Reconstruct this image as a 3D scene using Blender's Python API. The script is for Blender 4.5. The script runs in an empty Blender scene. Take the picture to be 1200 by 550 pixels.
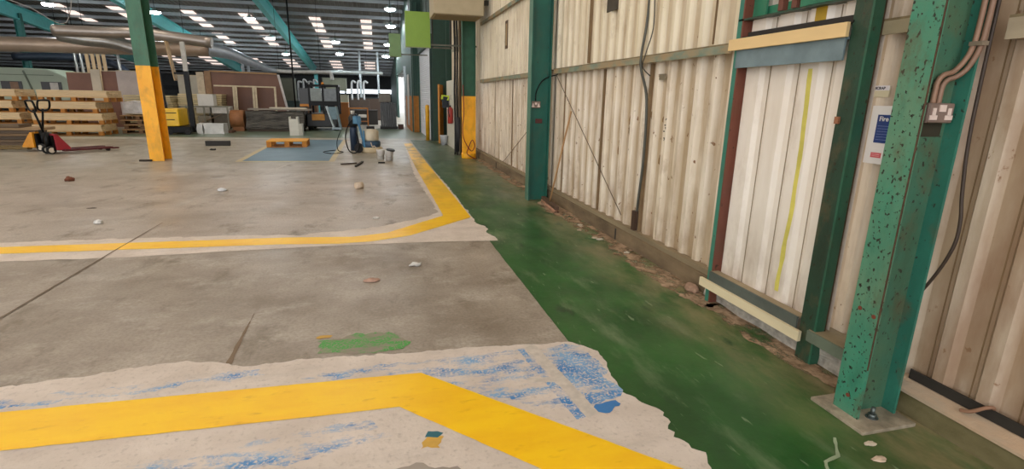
import bpy, bmesh, math, random
from mathutils import Vector, Matrix, Euler, noise
random.seed(7)
S = bpy.context.scene
COL = S.collection
PI = math.pi

# ------------------------------------------------------------------ materials
def lin(h):
    h = h.lstrip('#'); o = []
    for i in (0, 2, 4):
        c = int(h[i:i+2], 16)/255
        o.append(c/12.92 if c <= .04045 else ((c+.055)/1.055)**2.4)
    return (*o, 1)

class NT:
    def __init__(s, name, rough=.6, metal=0., spec=.5):
        s.m = bpy.data.materials.new(name); s.m.use_nodes = True
        s.t = s.m.node_tree; s.b = s.t.nodes['Principled BSDF']
        s.b.inputs['Roughness'].default_value = rough
        s.b.inputs['Metallic'].default_value = metal
        s.b.inputs['Specular IOR Level'].default_value = spec
    def n(s, k, **kw):
        x = s.t.nodes.new(k)
        for a, v in kw.items(): setattr(x, a, v)
        return x
    def link(s, a, b): s.t.links.new(a, b)
    def coords(s, scale=(1, 1, 1), rot=(0, 0, 0)):
        g = s.n('ShaderNodeNewGeometry'); m = s.n('ShaderNodeMapping')
        m.inputs['Scale'].default_value = scale; m.inputs['Rotation'].default_value = rot
        s.link(g.outputs['Position'], m.inputs['Vector']); return m.outputs[0]
    def noise(s, sc, lo, hi, scale=(1, 1, 1), detail=5, rough=.6, rot=(0, 0, 0), off=None, dist=0.):
        v = s.n('ShaderNodeTexNoise'); v.inputs['Scale'].default_value = sc
        v.inputs['Detail'].default_value = detail; v.inputs['Roughness'].default_value = rough
        v.inputs['Distortion'].default_value = dist
        c = s.coords(scale, rot)
        if off:
            a = s.n('ShaderNodeVectorMath'); a.inputs[1].default_value = off; s.link(c, a.inputs[0]); c = a.outputs[0]
        s.link(c, v.inputs['Vector'])
        r = s.n('ShaderNodeMapRange'); r.inputs['From Min'].default_value = lo; r.inputs['From Max'].default_value = hi
        s.link(v.outputs['Fac'], r.inputs['Value']); return r.outputs[0]
    def axis(s, ax, lo, hi):
        g = s.n('ShaderNodeNewGeometry'); x = s.n('ShaderNodeSeparateXYZ'); s.link(g.outputs['Position'], x.inputs[0])
        r = s.n('ShaderNodeMapRange'); r.inputs['From Min'].default_value = lo; r.inputs['From Max'].default_value = hi
        s.link(x.outputs['XYZ'.index(ax)], r.inputs['Value']); return r.outputs[0]
    def math(s, op, a, b):
        x = s.n('ShaderNodeMath', operation=op)
        for i, v in enumerate((a, b)):
            if isinstance(v, (int, float)): x.inputs[i].default_value = v
            else: s.link(v, x.inputs[i])
        return x.outputs[0]
    def mix(s, f, a, b):
        x = s.n('ShaderNodeMix', data_type='RGBA')
        for i, v in ((0, f), (6, a), (7, b)):
            if isinstance(v, str): v = lin(v)
            if isinstance(v, (int, float, tuple)): x.inputs[i].default_value = v
            else: s.link(v, x.inputs[i])
        return x.outputs[2]
    def col(s, c):
        if isinstance(c, str): c = lin(c)
        if isinstance(c, tuple): s.b.inputs['Base Color'].default_value = c
        else: s.link(c, s.b.inputs['Base Color'])
        return s.m
    def rough(s, f, a, b):
        r = s.n('ShaderNodeMapRange'); r.inputs['To Min'].default_value = a; r.inputs['To Max'].default_value = b
        s.link(f, r.inputs['Value']); s.link(r.outputs[0], s.b.inputs['Roughness'])
    def bump(s, f, st=.3, d=.01):
        b = s.n('ShaderNodeBump'); b.inputs['Strength'].default_value = st; b.inputs['Distance'].default_value = d
        s.link(f, b.inputs['Height']); s.link(b.outputs[0], s.b.inputs['Normal'])

MATS = {}
def plain(h, rough=.6, metal=0., vary=.25, sc=6.):
    k = (h, rough, metal, vary, sc)
    if k not in MATS:
        t = NT('paint_'+h.strip('#'), rough, metal)
        c = lin(h); d = tuple(x*(1-vary) for x in c[:3])+(1,)
        MATS[k] = t.col(t.mix(t.noise(sc, .35, .68), d, c))
    return MATS[k]
def wood(h, grain=(1, 1, 1), vary=.3):
    k = ('w', h, grain, vary)
    if k not in MATS:
        t = NT('timber_'+h.strip('#'), .7)
        c = lin(h); d = tuple(x*(1-vary) for x in c[:3])+(1,)
        f = t.noise(9, .3, .7, grain, 6)
        MATS[k] = t.col(t.mix(f, d, c))
    return MATS[k]
def rusty(name, base, lo=.62, dark='#3a2a1e', rough=.5, fade=None, fine=26):
    t = NT(name, rough)
    c = t.mix(t.noise(2.2, .35, .7), base, fade or base)
    c = t.mix(t.noise(5, .5, .75, (1, 1, .35)), c, tuple(x*.62 for x in lin(base)[:3])+(1,))
    c = t.mix(t.noise(fine, lo, lo+.045, (1, 1, .8), detail=5, rough=.5), c, dark)
    c = t.mix(t.math('MULTIPLY', t.noise(7, .52, .66, (1, 1, .6), 7, .65, off=(4, 4, 1)), .55 if fine > 26 else .2), c, '#5c5138')
    t.bump(t.noise(40, .3, .7), .12)
    return t.col(c)
def emit(name, h, st):
    m = bpy.data.materials.new(name); m.use_nodes = True; t = m.node_tree
    b = t.nodes['Principled BSDF']; b.inputs['Base Color'].default_value = (.6, .6, .6, 1)
    b.inputs['Emission Color'].default_value = lin(h); b.inputs['Emission Strength'].default_value = st
    return m

# floor concrete: three pours of slightly different tone, stains and fine grain
t = NT('concrete', .55)
near_c = t.mix(t.noise(1.1, .35, .66, detail=7, rough=.62), '#857768', '#ada193')
mid_c = t.mix(t.noise(.6, .3, .7, (1, 1.6, 1), detail=7), '#9a8c7e', '#b9ac9f')
far_c = t.mix(t.noise(.5, .35, .65, detail=6), '#918a7a', '#a49c8c')
mm = t.mix(t.axis('Y', 5.70, 5.72), near_c, mid_c)
edge = t.math('ADD', t.axis('Y', 10.0, 14.0), t.math('MULTIPLY', t.math('SUBTRACT', t.noise(.5, 0, 1), .5), .7))
c = t.mix(edge, mm, far_c)
c = t.mix(t.math('MULTIPLY', t.noise(2.6, .54, .68, (1, .55, 1), 9, .7, (0, 0, .5)), .75), c, '#63553f')
c = t.mix(t.math('MULTIPLY', t.noise(2.4, .52, .7, (.8, 1.1, 1), 9, .72, (0, 0, -.35), (7, 3, 0)), .5), c, '#cfc6ba')
c = t.mix(t.math('MULTIPLY', t.noise(45, .42, .75, detail=4), .45), c, '#5b5042')
t.rough(t.noise(1.3, .3, .7), .3, .55); t.bump(t.noise(25, .2, .8, detail=8), .12, .006)
M_CONC = t.col(c)

t = NT('green_floor_paint', .35)
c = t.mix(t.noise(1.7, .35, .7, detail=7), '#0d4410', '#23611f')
c = t.mix(t.axis('Y', 5, 15), c, t.mix(t.noise(1.2, .35, .68, detail=6), '#2d4833', '#4d6651'))  # far paint greyed with distance: floor reflection put into the colour
c = t.mix(t.math('MULTIPLY', t.noise(2.1, .53, .7, (1.6, .5, 1), 8, .66, (0, 0, .5), (3, 1, 0)), .5), c, '#7d8c6a')
c = t.mix(t.math('MULTIPLY', t.noise(14, .66, .72, (1.6, .35, 1), 4, .5, (0, 0, .7)), .5), c, '#8fa07e')
wear = t.math('MULTIPLY', t.axis('X', 1.85, 2.7), t.noise(2.4, .36, .62, (1.3, .6, 1), 8, .68, (0, 0, .2), (1, 8, 0)))
c = t.mix(t.math('MULTIPLY', wear, .95), c, '#9a8664')
c = t.mix(t.noise(3.3, .62, .7, (1, .5, 1), 6, .6, (0, 0, .2), (11, 2, 0)), c, '#0b3a12')
t.rough(t.noise(2, .3, .7, (1, .5, 1)), .3, .55); t.bump(t.noise(20, .2, .8, detail=7), .12, .006)
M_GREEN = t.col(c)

t = NT('yellow_floor_paint', .38)
c = t.mix(t.noise(2.2, .4, .75, (1, 2.5, 1), 5), '#ffcc00', '#f6b800')
c = t.mix(t.noise(9, .6, .8, (.7, 2, 1), 6), c, '#d79a00')
c = t.mix(t.math('MULTIPLY', t.axis('Y', 6.5, 14), t.noise(3, .4, .65, (1, .4, 1), 6)), c, '#9c7f22')
t.bump(t.noise(60, .3, .8), .1, .004)
M_YEL = t.col(c)

t = NT('white_primer', .6)
c = t.mix(t.noise(3, .35, .7, detail=7), '#c9bbae', '#dccfc3')
c = t.mix(t.math('MULTIPLY', t.noise(34, .55, .75, detail=4), .45), c, '#8d8074')
c = t.mix(t.math('MULTIPLY', t.noise(3, .56, .75, (.5, 1.5, 1), 8), .5), c, '#a79c92')
t.bump(t.noise(40, .3, .7, detail=6), .2, .006)
M_PRIM = t.col(c)

def fleck(name, colr, lo, hi, scale, base=('#c9bbae', '#dccfc3')):
    t = NT(name, .55)
    c = t.mix(t.noise(3, .35, .7, detail=7), *base)
    c = t.mix(t.math('MULTIPLY', t.noise(34, .55, .75, detail=4), .4), c, '#8d8074')
    f = t.math('MULTIPLY', t.noise(4.2, lo, hi, scale, 8, .7, off=(2, 5, 0)), t.noise(70, .38, .5, detail=3))
    return t.col(t.mix(f, c, t.mix(t.noise(5, .4, .6), colr, '#7ba6cc' if 'blue' in name else colr)))
M_BLUEF = fleck('blue_flecked_primer', '#3f7db8', .455, .58, (.6, 1.7, 1))
M_BLUE2 = fleck('blue_streaked_primer', '#3d7fbc', .38, .5, (.6, 1.8, 1))
M_GRNF = fleck('green_flecked_concrete', '#3f9a3a', .42, .53, (.8, 1.6, 1), ('#84796a', '#96897a'))
M_BAY = plain('#5f7f92', .5, 0, .2, 2.)
M_DIRT = (lambda t: (t.link(t.noise(5, .40, .52, (1, .6, 1), 9, .7), t.b.inputs['Alpha']), t.bump(t.noise(30, .3, .7, detail=8), .5, .02), t.col(t.mix(t.noise(7, .35, .65, detail=8), '#7a6248', '#b79a7c')))[2])(NT('dust_and_grit', .9))
M_JOINT = plain('#84735f', .9)

# wall sheets
def sheetmat(name, a, b, dirt, rust_lo, streak=.55, old=.7):
    t = NT(name, .5)
    c = t.mix(t.noise(.9, .3, .7, detail=6), a, b)
    c = t.mix(t.math('MULTIPLY', t.noise(7, .46, .72, (1, 1, .12), 7, .62), streak), c, dirt)
    c = t.mix(t.math('MULTIPLY', t.noise(5, .57, .76, (1, 1, .45), 8, .68, off=(3, 1, 2)), old), c, '#94744f')
    if old > .5: c = t.mix(t.math('MULTIPLY', t.axis('X', 2.742, 2.785), t.noise(4, .2, .6, (1, 1, .3), 5)), c, '#b9a384')  # valley grime tone paints the shade that sets off the ribs
    c = t.mix(t.noise(15, rust_lo, rust_lo+.04, (1, 1, .7), 6, .6, off=(1, 7, 3)), c, '#7a5026')
    low = t.math('MULTIPLY', t.axis('Z', .9, .1), t.noise(6, .4, .62, (1, 1, .4), 7))
    c = t.mix(t.math('MULTIPLY', low, .65), c, '#8a6a4a')
    near = t.math('MULTIPLY', t.axis('Y', 2.5, 1.85), t.noise(3.0, .22, .62, (1, 1, .25), 7))
    c = t.mix(t.math('MULTIPLY', near, .95), c, '#93745b')  # dirt at the near end also carries that end's dimness in its colour
    return t.col(c)
M_SHEET = sheetmat('cream_wall_sheet', '#e2d2b8', '#efe4d3', '#a0845f', .655, .8)
M_SHEETUP = sheetmat('cream_upper_sheet', '#e0d2b2', '#efe4cd', '#ad9470', .71, .65)
M_SHEETNEW = sheetmat('white_wall_sheet', '#e6dacb', '#f2e9dd', '#cdbba3', .8, .3, .25)
M_LAP = plain('#8d7353', .8)

M_TEAL = rusty('teal_column_paint', '#3d876c', .60, '#221f16', .45, '#65876a', 55)
M_TEALSH = rusty('shaded_web_paint', '#4d6b50', .62, '#2a2418', .5, '#33705c', 45)
M_DKGRN = rusty('dark_green_paint', '#1d6050', .7, '#2b2a1c', .45, '#175246')
M_DKGRN2 = rusty('deep_green_paint', '#2a4030', .62, '#2b2a1c', .5, '#264b38', 40)
M_RUSTEDGE = plain('#5b4430', .9, 0, .5, 30)
M_OXIDE = rusty('red_oxide_paint', '#76402e', .66, '#3a241a', .6, '#6a4236')
M_SKYBL = plain('#78dde2', .5, 0, .1)
M_COLGRN = rusty('mid_green_paint', '#3f7256', .72, '#27352a', .5, '#3a6a50')
M_COLYEL = rusty('safety_yellow_paint', '#ffb81e', .76, '#8a661a', .45, '#f5aa14')
M_RAIL = (lambda t: t.col(t.mix(t.noise(8, .4, .62, (1, .4, 1), 7), t.mix(t.noise(3, .4, .6), '#6f8272', '#8c917c'), '#a38a66')))(NT('dusty_rail', .7))
M_STEELGREY = plain('#7f8a85', .55, .2)
M_BLUGREY = plain('#7c8f94', .55)
M_DARKST = plain('#2f2a24', .7)
M_PINE = wood('#eccb92', (1, .15, 1), .12)
M_PALEPINE = wood('#e6d6b0', (1, .15, 1), .15)
M_KERB = (lambda t: (t.bump(t.noise(20, .3, .7, detail=8), .3, .01), t.col(t.mix(t.noise(4, .35, .65, (1, .5, 1), 7), '#59522f', '#7d7250')))[1])(NT('mossy_kerb', .9))
M_KERBTOP = (lambda t: (t.bump(t.noise(20, .3, .7, detail=8), .3, .01), t.col(t.mix(t.noise(3, .42, .6, (1, .4, 1), 7), '#a89c88', '#bfa183')))[1])(NT('kerb_capping', .85))
M_KERBF = (lambda t: (t.bump(t.noise(20, .3, .7, detail=8), .3, .01), t.col(t.mix(t.noise(4, .35, .65, (1, .3, 1), 7), '#5f4f3b', '#8a7659')))[1])(NT('old_timber_sole', .9))
BLACK = plain('#0d0d0e', .4); BLACK.node_tree.nodes['Principled BSDF'].inputs['Specular IOR Level'].default_value = .2
RUBBER = plain('#141414', .7); WHITE = plain('#e6e4df', .5, 0, .08)
SILVER = plain('#a9a6a2', .32, .75, .2); TAN = wood('#c9a983', (1, 1, .2), .2)

# ------------------------------------------------------------------ mesh helpers
class MB:
    def __init__(s): s.bm = bmesh.new()
    def box(s, x0, x1, y0, y1, z0, z1, m=None):
        v = [s.bm.verts.new(p) for p in ((x0,y0,z0),(x1,y0,z0),(x1,y1,z0),(x0,y1,z0),(x0,y0,z1),(x1,y0,z1),(x1,y1,z1),(x0,y1,z1))]
        for f in ((3,2,1,0),(4,5,6,7),(0,1,5,4),(1,2,6,5),(2,3,7,6),(3,0,4,7)): s.bm.faces.new([v[i] for i in f])
        if m is not None:
            for q in v: q.co = m @ q.co
        return s
    def bar(s, p0, p1, w, h):      # rectangular bar between two points
        p0, p1 = Vector(p0), Vector(p1); d = p1-p0; L = d.length
        q = d.to_track_quat('Y', 'Z').to_matrix().to_4x4(); q.translation = p0
        return s.box(-w/2, w/2, 0, L, -h/2, h/2, q)
    def cyl(s, p0, p1, r, r2=None, n=14, caps=True):
        p0, p1 = Vector(p0), Vector(p1); d = p1-p0
        q = d.to_track_quat('Z', 'Y').to_matrix()
        r2 = r if r2 is None else r2
        A = []; B = []
        for i in range(n):
            a = 2*PI*i/n; o = Vector((math.cos(a), math.sin(a), 0))
            A.append(s.bm.verts.new(p0+q@(o*r))); B.append(s.bm.verts.new(p1+q@(o*r2)))
        for i in range(n):
            j = (i+1) % n; f = s.bm.faces.new((A[i], A[j], B[j], B[i])); f.smooth = True
        if caps: s.bm.faces.new(A[::-1]); s.bm.faces.new(B)
        return s
    def tube(s, pts, r, n=8, sub=6):
        P = [Vector(p) for p in pts]; Q = []
        for i in range(len(P)-1):       # Catmull-Rom
            a, b, c, d = P[max(i-1, 0)], P[i], P[i+1], P[min(i+2, len(P)-1)]
            for k in range(sub):
                u = k/sub
                Q.append(.5*((2*b)+(c-a)*u+(2*a-5*b+4*c-d)*u*u+(3*b-a-3*c+d)*u**3))
        Q.append(P[-1]); rings = []
        for i, p in enumerate(Q):
            d = (Q[min(i+1, len(Q)-1)]-Q[max(i-1, 0)]).normalized()
            q = d.to_track_quat('Z', 'Y').to_matrix()
            rr = r[0]+(r[1]-r[0])*i/(len(Q)-1) if isinstance(r, tuple) else r
            rings.append([s.bm.verts.new(p+q@Vector((math.cos(2*PI*k/n)*rr, math.sin(2*PI*k/n)*rr, 0))) for k in range(n)])
        for a, b in zip(rings, rings[1:]):
            # pick the twist offset that keeps rings aligned
            o = min(range(n), key=lambda o: (a[0].co-b[o].co).length)
            for k in range(n):
                f = s.bm.faces.new((a[k], a[(k+1) % n], b[(k+1+o) % n], b[(k+o) % n])); f.smooth = True
        s.bm.faces.new(rings[0][::-1]); s.bm.faces.new(rings[-1]); return s
    def prism(s, poly, ax, a0, a1):  # 2D polygon extruded along an axis
        def p3(u, v, w): return {'X': (w, u, v), 'Y': (u, w, v), 'Z': (u, v, w)}[ax]
        A = [s.bm.verts.new(p3(u, v, a0)) for u, v in poly]; B = [s.bm.verts.new(p3(u, v, a1)) for u, v in poly]
        n = len(A)
        s.bm.faces.new(A[::-1]); s.bm.faces.new(B)
        for i in range(n): s.bm.faces.new((A[i], A[(i+1) % n], B[(i+1) % n], B[i]))
        return s
    def lathe(s, prof, n=20, c=(0, 0)):
        rings = [[s.bm.verts.new((c[0]+r*math.cos(2*PI*k/n), c[1]+r*math.sin(2*PI*k/n), z)) for k in range(n)] for r, z in prof]
        for a, b in zip(rings, rings[1:]):
            for k in range(n):
                f = s.bm.faces.new((a[k], a[(k+1) % n], b[(k+1) % n], b[k])); f.smooth = True
        s.bm.faces.new(rings[0][::-1]); s.bm.faces.new(rings[-1]); return s
    def wobble(s, amp, sc=3., seed=0):
        for v in s.bm.verts: v.co += Vector((noise.noise(v.co*sc+Vector((seed, 0, 0))), noise.noise(v.co*sc+Vector((0, seed+9, 0))), noise.noise(v.co*sc+Vector((0, 0, seed+5)))))*amp
        return s
    def cut(s, n=2):
        bmesh.ops.subdivide_edges(s.bm, edges=s.bm.edges[:], cuts=n, use_grid_fill=True); return s
    def build(s, name, mat, parent=None, loc=None, bevel=0, rot=None):
        bmesh.ops.recalc_face_normals(s.bm, faces=s.bm.faces[:])
        me = bpy.data.meshes.new(name); s.bm.to_mesh(me); s.bm.free()
        me.materials.append(mat)
        o = bpy.data.objects.new(name, me); COL.objects.link(o)
        if parent: o.parent = parent
        if loc: o.location = loc
        if rot: o.rotation_euler = rot
        if bevel:
            b = o.modifiers.new('bevel', 'BEVEL'); b.width = bevel; b.segments = 2; b.limit_method = 'ANGLE'
        return o
def tag(o, label, cat, group=None, kind=None):
    o['label'] = label; o['category'] = cat
    if group: o['group'] = group
    if kind: o['kind'] = kind
    return o
def thing(name, label, cat, loc=(0, 0, 0), rz=0, group=None):
    o = bpy.data.objects.new(name, None); COL.objects.link(o); o.empty_display_size = .1
    o.location = loc; o.rotation_euler = (0, 0, rz)
    return tag(o, label, cat, group)
def struct(o): o['kind'] = 'structure'; return o
def dup(root, loc, rz=None, label=None):
    r = root.copy(); COL.objects.link(r); r.location = loc
    if rz is not None: r.rotation_euler = (0, 0, rz)
    if label: r['label'] = label
    for ch in list(root.children):
        c = ch.copy(); COL.objects.link(c); c.parent = r
        for g in list(ch.children):
            d = g.copy(); COL.objects.link(d); d.parent = c
    return r
def text(body, size, mat, name, parent, loc, rot, ext=.0006, bold=0.):
    cu = bpy.data.curves.new(name, 'FONT'); cu.body = body; cu.size = size; cu.extrude = ext; cu.offset = bold
    tmp = bpy.data.objects.new(name, cu); me = bpy.data.meshes.new_from_object(tmp)
    bpy.data.objects.remove(tmp); me.materials.clear(); me.materials.append(mat)
    o = bpy.data.objects.new(name, me); COL.objects.link(o); o.parent = parent; o.location = loc; o.rotation_euler = rot
    return o

def roofz(y): return 8.93-.1*y

# ------------------------------------------------------------------ floor and paint on it
fm = MB(); fm.box(-46, 60, -9, 90, -.3, 0)
floor = struct(fm.build('floor', M_CONC))

def decal(name, pts, z, mat, jit=0., step=.04, sc=6., label=None):
    out = []
    n = len(pts)
    for i in range(n):
        a = Vector((*pts[i][:2], 0)); b = Vector((*pts[(i+1) % n][:2], 0)); L = (b-a).length
        j = pts[i][2] if len(pts[i]) > 2 else jit
        k = max(1, min(400, int(L/step))) if j else 1
        nrm = Vector((-(b-a).y, (b-a).x, 0)).normalized()
        for q in range(k):
            p = a.lerp(b, q/k)
            w = (noise.noise(p*sc+Vector((z*900, 0, 0)))+.5*noise.noise(p*sc*3.1)+.3*noise.noise(p*sc*8))*j
            w *= min(1, q/3, (k-q)/3) if k > 8 else 1
            out.append(p+nrm*w)
    bm = bmesh.new(); vs = [bm.verts.new((p.x, p.y, z)) for p in out]; es = [bm.edges.new((vs[i], vs[(i+1) % len(vs)])) for i in range(len(vs))]
    bmesh.ops.triangle_fill(bm, use_beauty=True, edges=es)
    for f in bm.faces:
        if f.normal.z < 0: f.normal_flip()
    me = bpy.data.meshes.new(name); bm.to_mesh(me); bm.free(); me.materials.append(mat)
    o = bpy.data.objects.new(name, me); COL.objects.link(o); o.parent = floor
    if label: o['label'] = label
    return o
J = .03
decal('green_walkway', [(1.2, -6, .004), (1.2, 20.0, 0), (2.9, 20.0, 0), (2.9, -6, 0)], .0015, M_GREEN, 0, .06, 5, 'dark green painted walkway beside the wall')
decal('green_crossing', [(-24, 22.0), (-12.5, 22.0), (1.9, 20.6), (2.9, 20.0), (1.9, 26.5), (-.5, 27.0), (-12, 25.4), (-24, 25.6)], .0010, plain('#6d7d6a', .32, 0, .2, 1.5), .03, .2, 2, 'faded green painted strip across the hall')
decal('crossing_edge_line', [(-24, 21.2), (-9.6, 20.75), (1.2, 20.2), (1.2, 20.5), (-9.7, 21.3), (-24, 21.9)], .0020, plain('#b9b8ac', .5, 0, .15, 2), .02, .2, 3, 'pale line along the far green strip')
# primer patches
decal('primer_strip', [(-9, 6.45, .06), (-3.95, 6.5, .06), (-2.5, 6.44, .06), (-1.4, 6.36, .06), (-.93, 6.25, .06), (-.17, 6.47, .06), (.45, 6.85, .06), (.80, 7.25, .05), (.76, 8.9, .05), (.72, 11, .04), (.78, 13.2, .05), (.92, 18.6, .01), (1.17, 18.6, .01), (1.16, 12.3, .03), (1.22, 9.8, .03), (1.22, 6.85, .05), (1.30, 5.62, .012), (.49, 5.70, .012), (-.43, 5.74, .012), (-1.29, 5.73, .015), (-2.43, 5.68, .02), (-3.56, 5.75, .03), (-9, 5.6, .02)], .0025, M_PRIM, .05, .04, 5, 'off-white primer strip with ragged edge')
decal('primer_patch', [(-5, 3.2, .06), (-2.08, 3.16, .05), (-1.69, 3.19, .05), (-1.2, 3.27, .04), (-.82, 3.12, .03), (-.44, 3.14, .03), (.09, 3.09, .03), (.58, 3.07, .03), (1.2, 3.02, .02), (1.34, 2.85, .03), (1.31, 2.62, .03), (1.28, 2.36, .04), (1.40, 2.16, .05), (1.36, 1.94, .05), (1.42, 1.80, .05), (1.36, 1.6, .05), (1.38, .4, 0), (-5, .4, 0)], .0025, M_PRIM, .03, .025, 7, 'off-white primer patch with scalloped edge')
fz = .0029
for pts, m, lab in (
    ([(-.05, 2.72), (.0, 2.96), (.45, 2.97), (.9, 2.99), (1.25, 2.95), (1.30, 2.6), (1.2, 2.3), (1.05, 2.2), (.75, 2.32), (.35, 2.58)], M_BLUEF, 'blue flecked area of primer'),
    ([(.98, 2.86), (1.27, 2.84), (1.28, 2.42), (1.2, 2.28), (1.07, 2.3)], M_BLUE2, 'worn blue paint block'),
    ([(-2.3, 3.0), (-1.4, 3.02), (-.75, 3.06), (-.7, 2.99), (-1.4, 2.93), (-2.3, 2.92)], M_BLUEF, 'blue flecks beyond the yellow line'),
    ([(-1.1, 2.32), (-.6, 2.36), (-.1, 2.4), (.02, 2.25), (-.4, 2.16), (-.9, 2.08), (-1.3, 2.1)], M_BLUEF, 'blue smears before the yellow line'),
    ([(-.5, 2.93), (-.05, 2.98), (.02, 2.9), (-.4, 2.86)], M_BLUEF, None)):
    fz += .00012; decal('blue_flecks', pts, fz, m, .05, .03, 6, lab)
decal('green_flecks', [(-.45, 3.38), (-.2, 3.43), (.05, 3.42), (.14, 3.25), (.1, 3.15), (-.2, 3.14), (-.42, 3.2)], .0020, M_GRNF, .05, .03, 7, 'worn green paint flecks on concrete')
decal('flat_patch', [(-.6, 1.9), (-.3, 2.0), (-.05, 1.98), (.1, 2.02), (.3, 1.93), (.45, 1.7), (.4, 1.3), (-.6, 1.3)], .0037, plain('#a3988c', .6, 0, .2, 4), .06, .03, 6, 'bare grey patch in the primer')
decal('yellow_chip', [(.12, 2.12), (.17, 2.2), (.24, 2.19), (.22, 2.1)], .00385, plain('#e0b04a', .5), .02, .02, 12)
decal('teal_chip', [(.16, 2.2), (.18, 2.25), (.24, 2.22), (.22, 2.19)], .0040, plain('#2c6c78', .5), .015, .02, 12)
decal('blue_lozenge', [(1.02, 2.22), (1.08, 2.28), (1.2, 2.29), (1.22, 2.25), (1.12, 2.19)], .00405, plain('#3a7fc0', .45), .02, .02, 10)
decal('yellow_chip', [(-.46, 3.42), (-.44, 3.46), (-.36, 3.45), (-.37, 3.42)], .0030, plain('#d0a23a', .5), .015, .02, 12)
decal('old_line', [(.88, 3.03), (.96, 3.03), (1.07, 2.19), (.99, 2.17)], .0044, plain('#d3c8bb', .55, 0, .2, 20), .008, .03, 12, 'old white line crossing the blue flecks')
decal('old_line', [(.79, 2.62), (.98, 2.60), (.98, 2.54), (.79, 2.57)], .0043, plain('#d3c8bb', .55, 0, .2, 20), .01, .03, 12)
decal('blue_stripe', [(.83, 2.97), (.87, 2.97), (.985, 2.18), (.93, 2.17)], .0042, M_BLUE2, .008, .03, 12)
# yellow lines
decal('yellow_line', [(-9, 6.32), (-3.8, 6.30), (-1.05, 6.18), (-.33, 6.08), (.07, 5.9+.30), (.84, 7.02), (.83, 12), (.89, 18.6), (1.15, 18.6), (1.17, 12), (1.20, 6.85), (.33, 6.02), (-.1, 5.84), (-.45, 5.80), (-1.07, 5.89), (-3.7, 6.03), (-9, 6.05)], .0050, M_YEL, .006, .05, 8, 'bright yellow line turning along the walkway')
decal('yellow_line', [(-6, 2.9), (-1.92, 2.88), (-.27, 2.83), (.19, 2.815), (1.24, 1.74), (1.9, 1.08), (1.5, .9), (.70, 1.80), (.05, 2.485), (-.25, 2.49), (-1.73, 2.53), (-6, 2.55)], .0050, M_YEL, .004, .04, 8, 'wide yellow line bending towards the wall')
# parking bay
decal('blue_bay', [(-3.18, 13.75), (-1.18, 13.58), (-1.2, 20.1), (-3.3, 20.1)], .0020, M_BAY, .01, .1, 4, 'blue painted bay')
for p in ([(-3.3, 13.6), (-1.05, 13.43), (-1.05, 13.58), (-3.3, 13.75)], [(-3.32, 13.7), (-3.18, 13.7), (-3.3, 20.1), (-3.44, 20.1)], [(-1.18, 13.5), (-1.04, 13.5), (-1.06, 20.1), (-1.2, 20.1)]):
    decal('bay_line', p, .0030, plain('#c2b183', .5, 0, .2), .008, .08, 6)
for p in ([(-2.705, .5), (-2.69, .5), (-2.66, 5.8), (-2.675, 5.8)], [(-2.675, 5.8), (-2.66, 5.8), (-2.65, 7.2), (-2.66, 7.2)]):
    decal('floor_joint', p, .0060, M_JOINT, .004, .05, 9, 'dark saw-cut joint')
decal('floor_joint', [(-.955, 3.17), (-.92, 3.17), (-.935, 3.5), (-.948, 3.95), (-.953, 3.95), (-.955, 3.5)], .0021, plain('#836f5a', .9), .006, .04, 9, 'faint crack')
decal('scuff_line', [(-2.9, 8.3), (-2.6, 9.9), (-1.9, 14), (-1.85, 14), (-2.5, 9.9), (-2.8, 8.3)], .0012, plain('#bdb3a7', .6), .03, .05, 5)
decal('dust_strip', [(2.46, 3.35), (2.38, 4.2), (2.47, 5.2), (2.44, 6.4), (2.36, 7.1), (2.45, 7.8), (2.67, 7.8), (2.67, 3.35)], .0040, M_DIRT, .08, .03, 5, 'brown dust swept along the kerb')
decal('dust_strip', [(2.5, 2.0), (2.46, 2.6), (2.5, 3.4), (2.78, 3.4), (2.78, 2.0)], .0040, M_DIRT, .07, .03, 6)
decal('dust_strip', [(2.5, 8.2), (2.46, 10), (2.52, 13.5), (2.67, 13.5), (2.67, 8.2)], .0040, M_DIRT, .06, .04, 5)
decal('pale_crack', [(1.86, 1.52), (1.93, 1.62), (2.02, 1.64), (2.12, 1.75), (2.13, 1.745), (2.03, 1.625), (1.94, 1.605), (1.87, 1.51)], .0044, plain('#9fae8c', .6), .006, .02, 14)

# ------------------------------------------------------------------ right wall
def corrug(name, y0, y1, z0, z1f, pitch, ridge, depth, mat, parent=None, x=2.78, slope=.028):
    b = bmesh.new(); pr = []; y = y0
    while y < y1:
        for dy, dx in ((0, 0), (pitch-ridge-2*slope, 0), (pitch-ridge-slope, -depth), (pitch-slope, -depth)):
            yy = min(y+dy, y1); pr.append((x+dx, yy))
        y += pitch
    pr.append((x, y1))
    lo = [b.verts.new((px, py, z0)) for px, py in pr]; hi = [b.verts.new((px, py, z1f(py))) for px, py in pr]
    lo2 = [b.verts.new((px+.03, py, z0)) for px, py in pr]; hi2 = [b.verts.new((px+.03, py, z1f(py))) for px, py in pr]
    for i in range(len(pr)-1):
        if abs(pr[i][1]-pr[i+1][1]) < 1e-6 and pr[i][0] == pr[i+1][0]: continue
        b.faces.new((lo[i], lo[i+1], hi[i+1], hi[i])); b.faces.new((lo2[i+1], lo2[i], hi2[i], hi2[i+1]))
        b.faces.new((lo[i+1], lo[i], lo2[i], lo2[i+1])); b.faces.new((hi[i], hi[i+1], hi2[i+1], hi2[i]))
    me = bpy.data.meshes.new(name); b.to_mesh(me); b.free(); me.materials.append(mat)
    o = bpy.data.objects.new(name, me); COL.objects.link(o)
    if parent: o.parent = parent
    return o
wall = struct(corrug('wall_right', 3.53, 8.0, .13, lambda y: 2.06, .235, .06, .048, M_SHEET, None, 2.785, .03))
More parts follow.
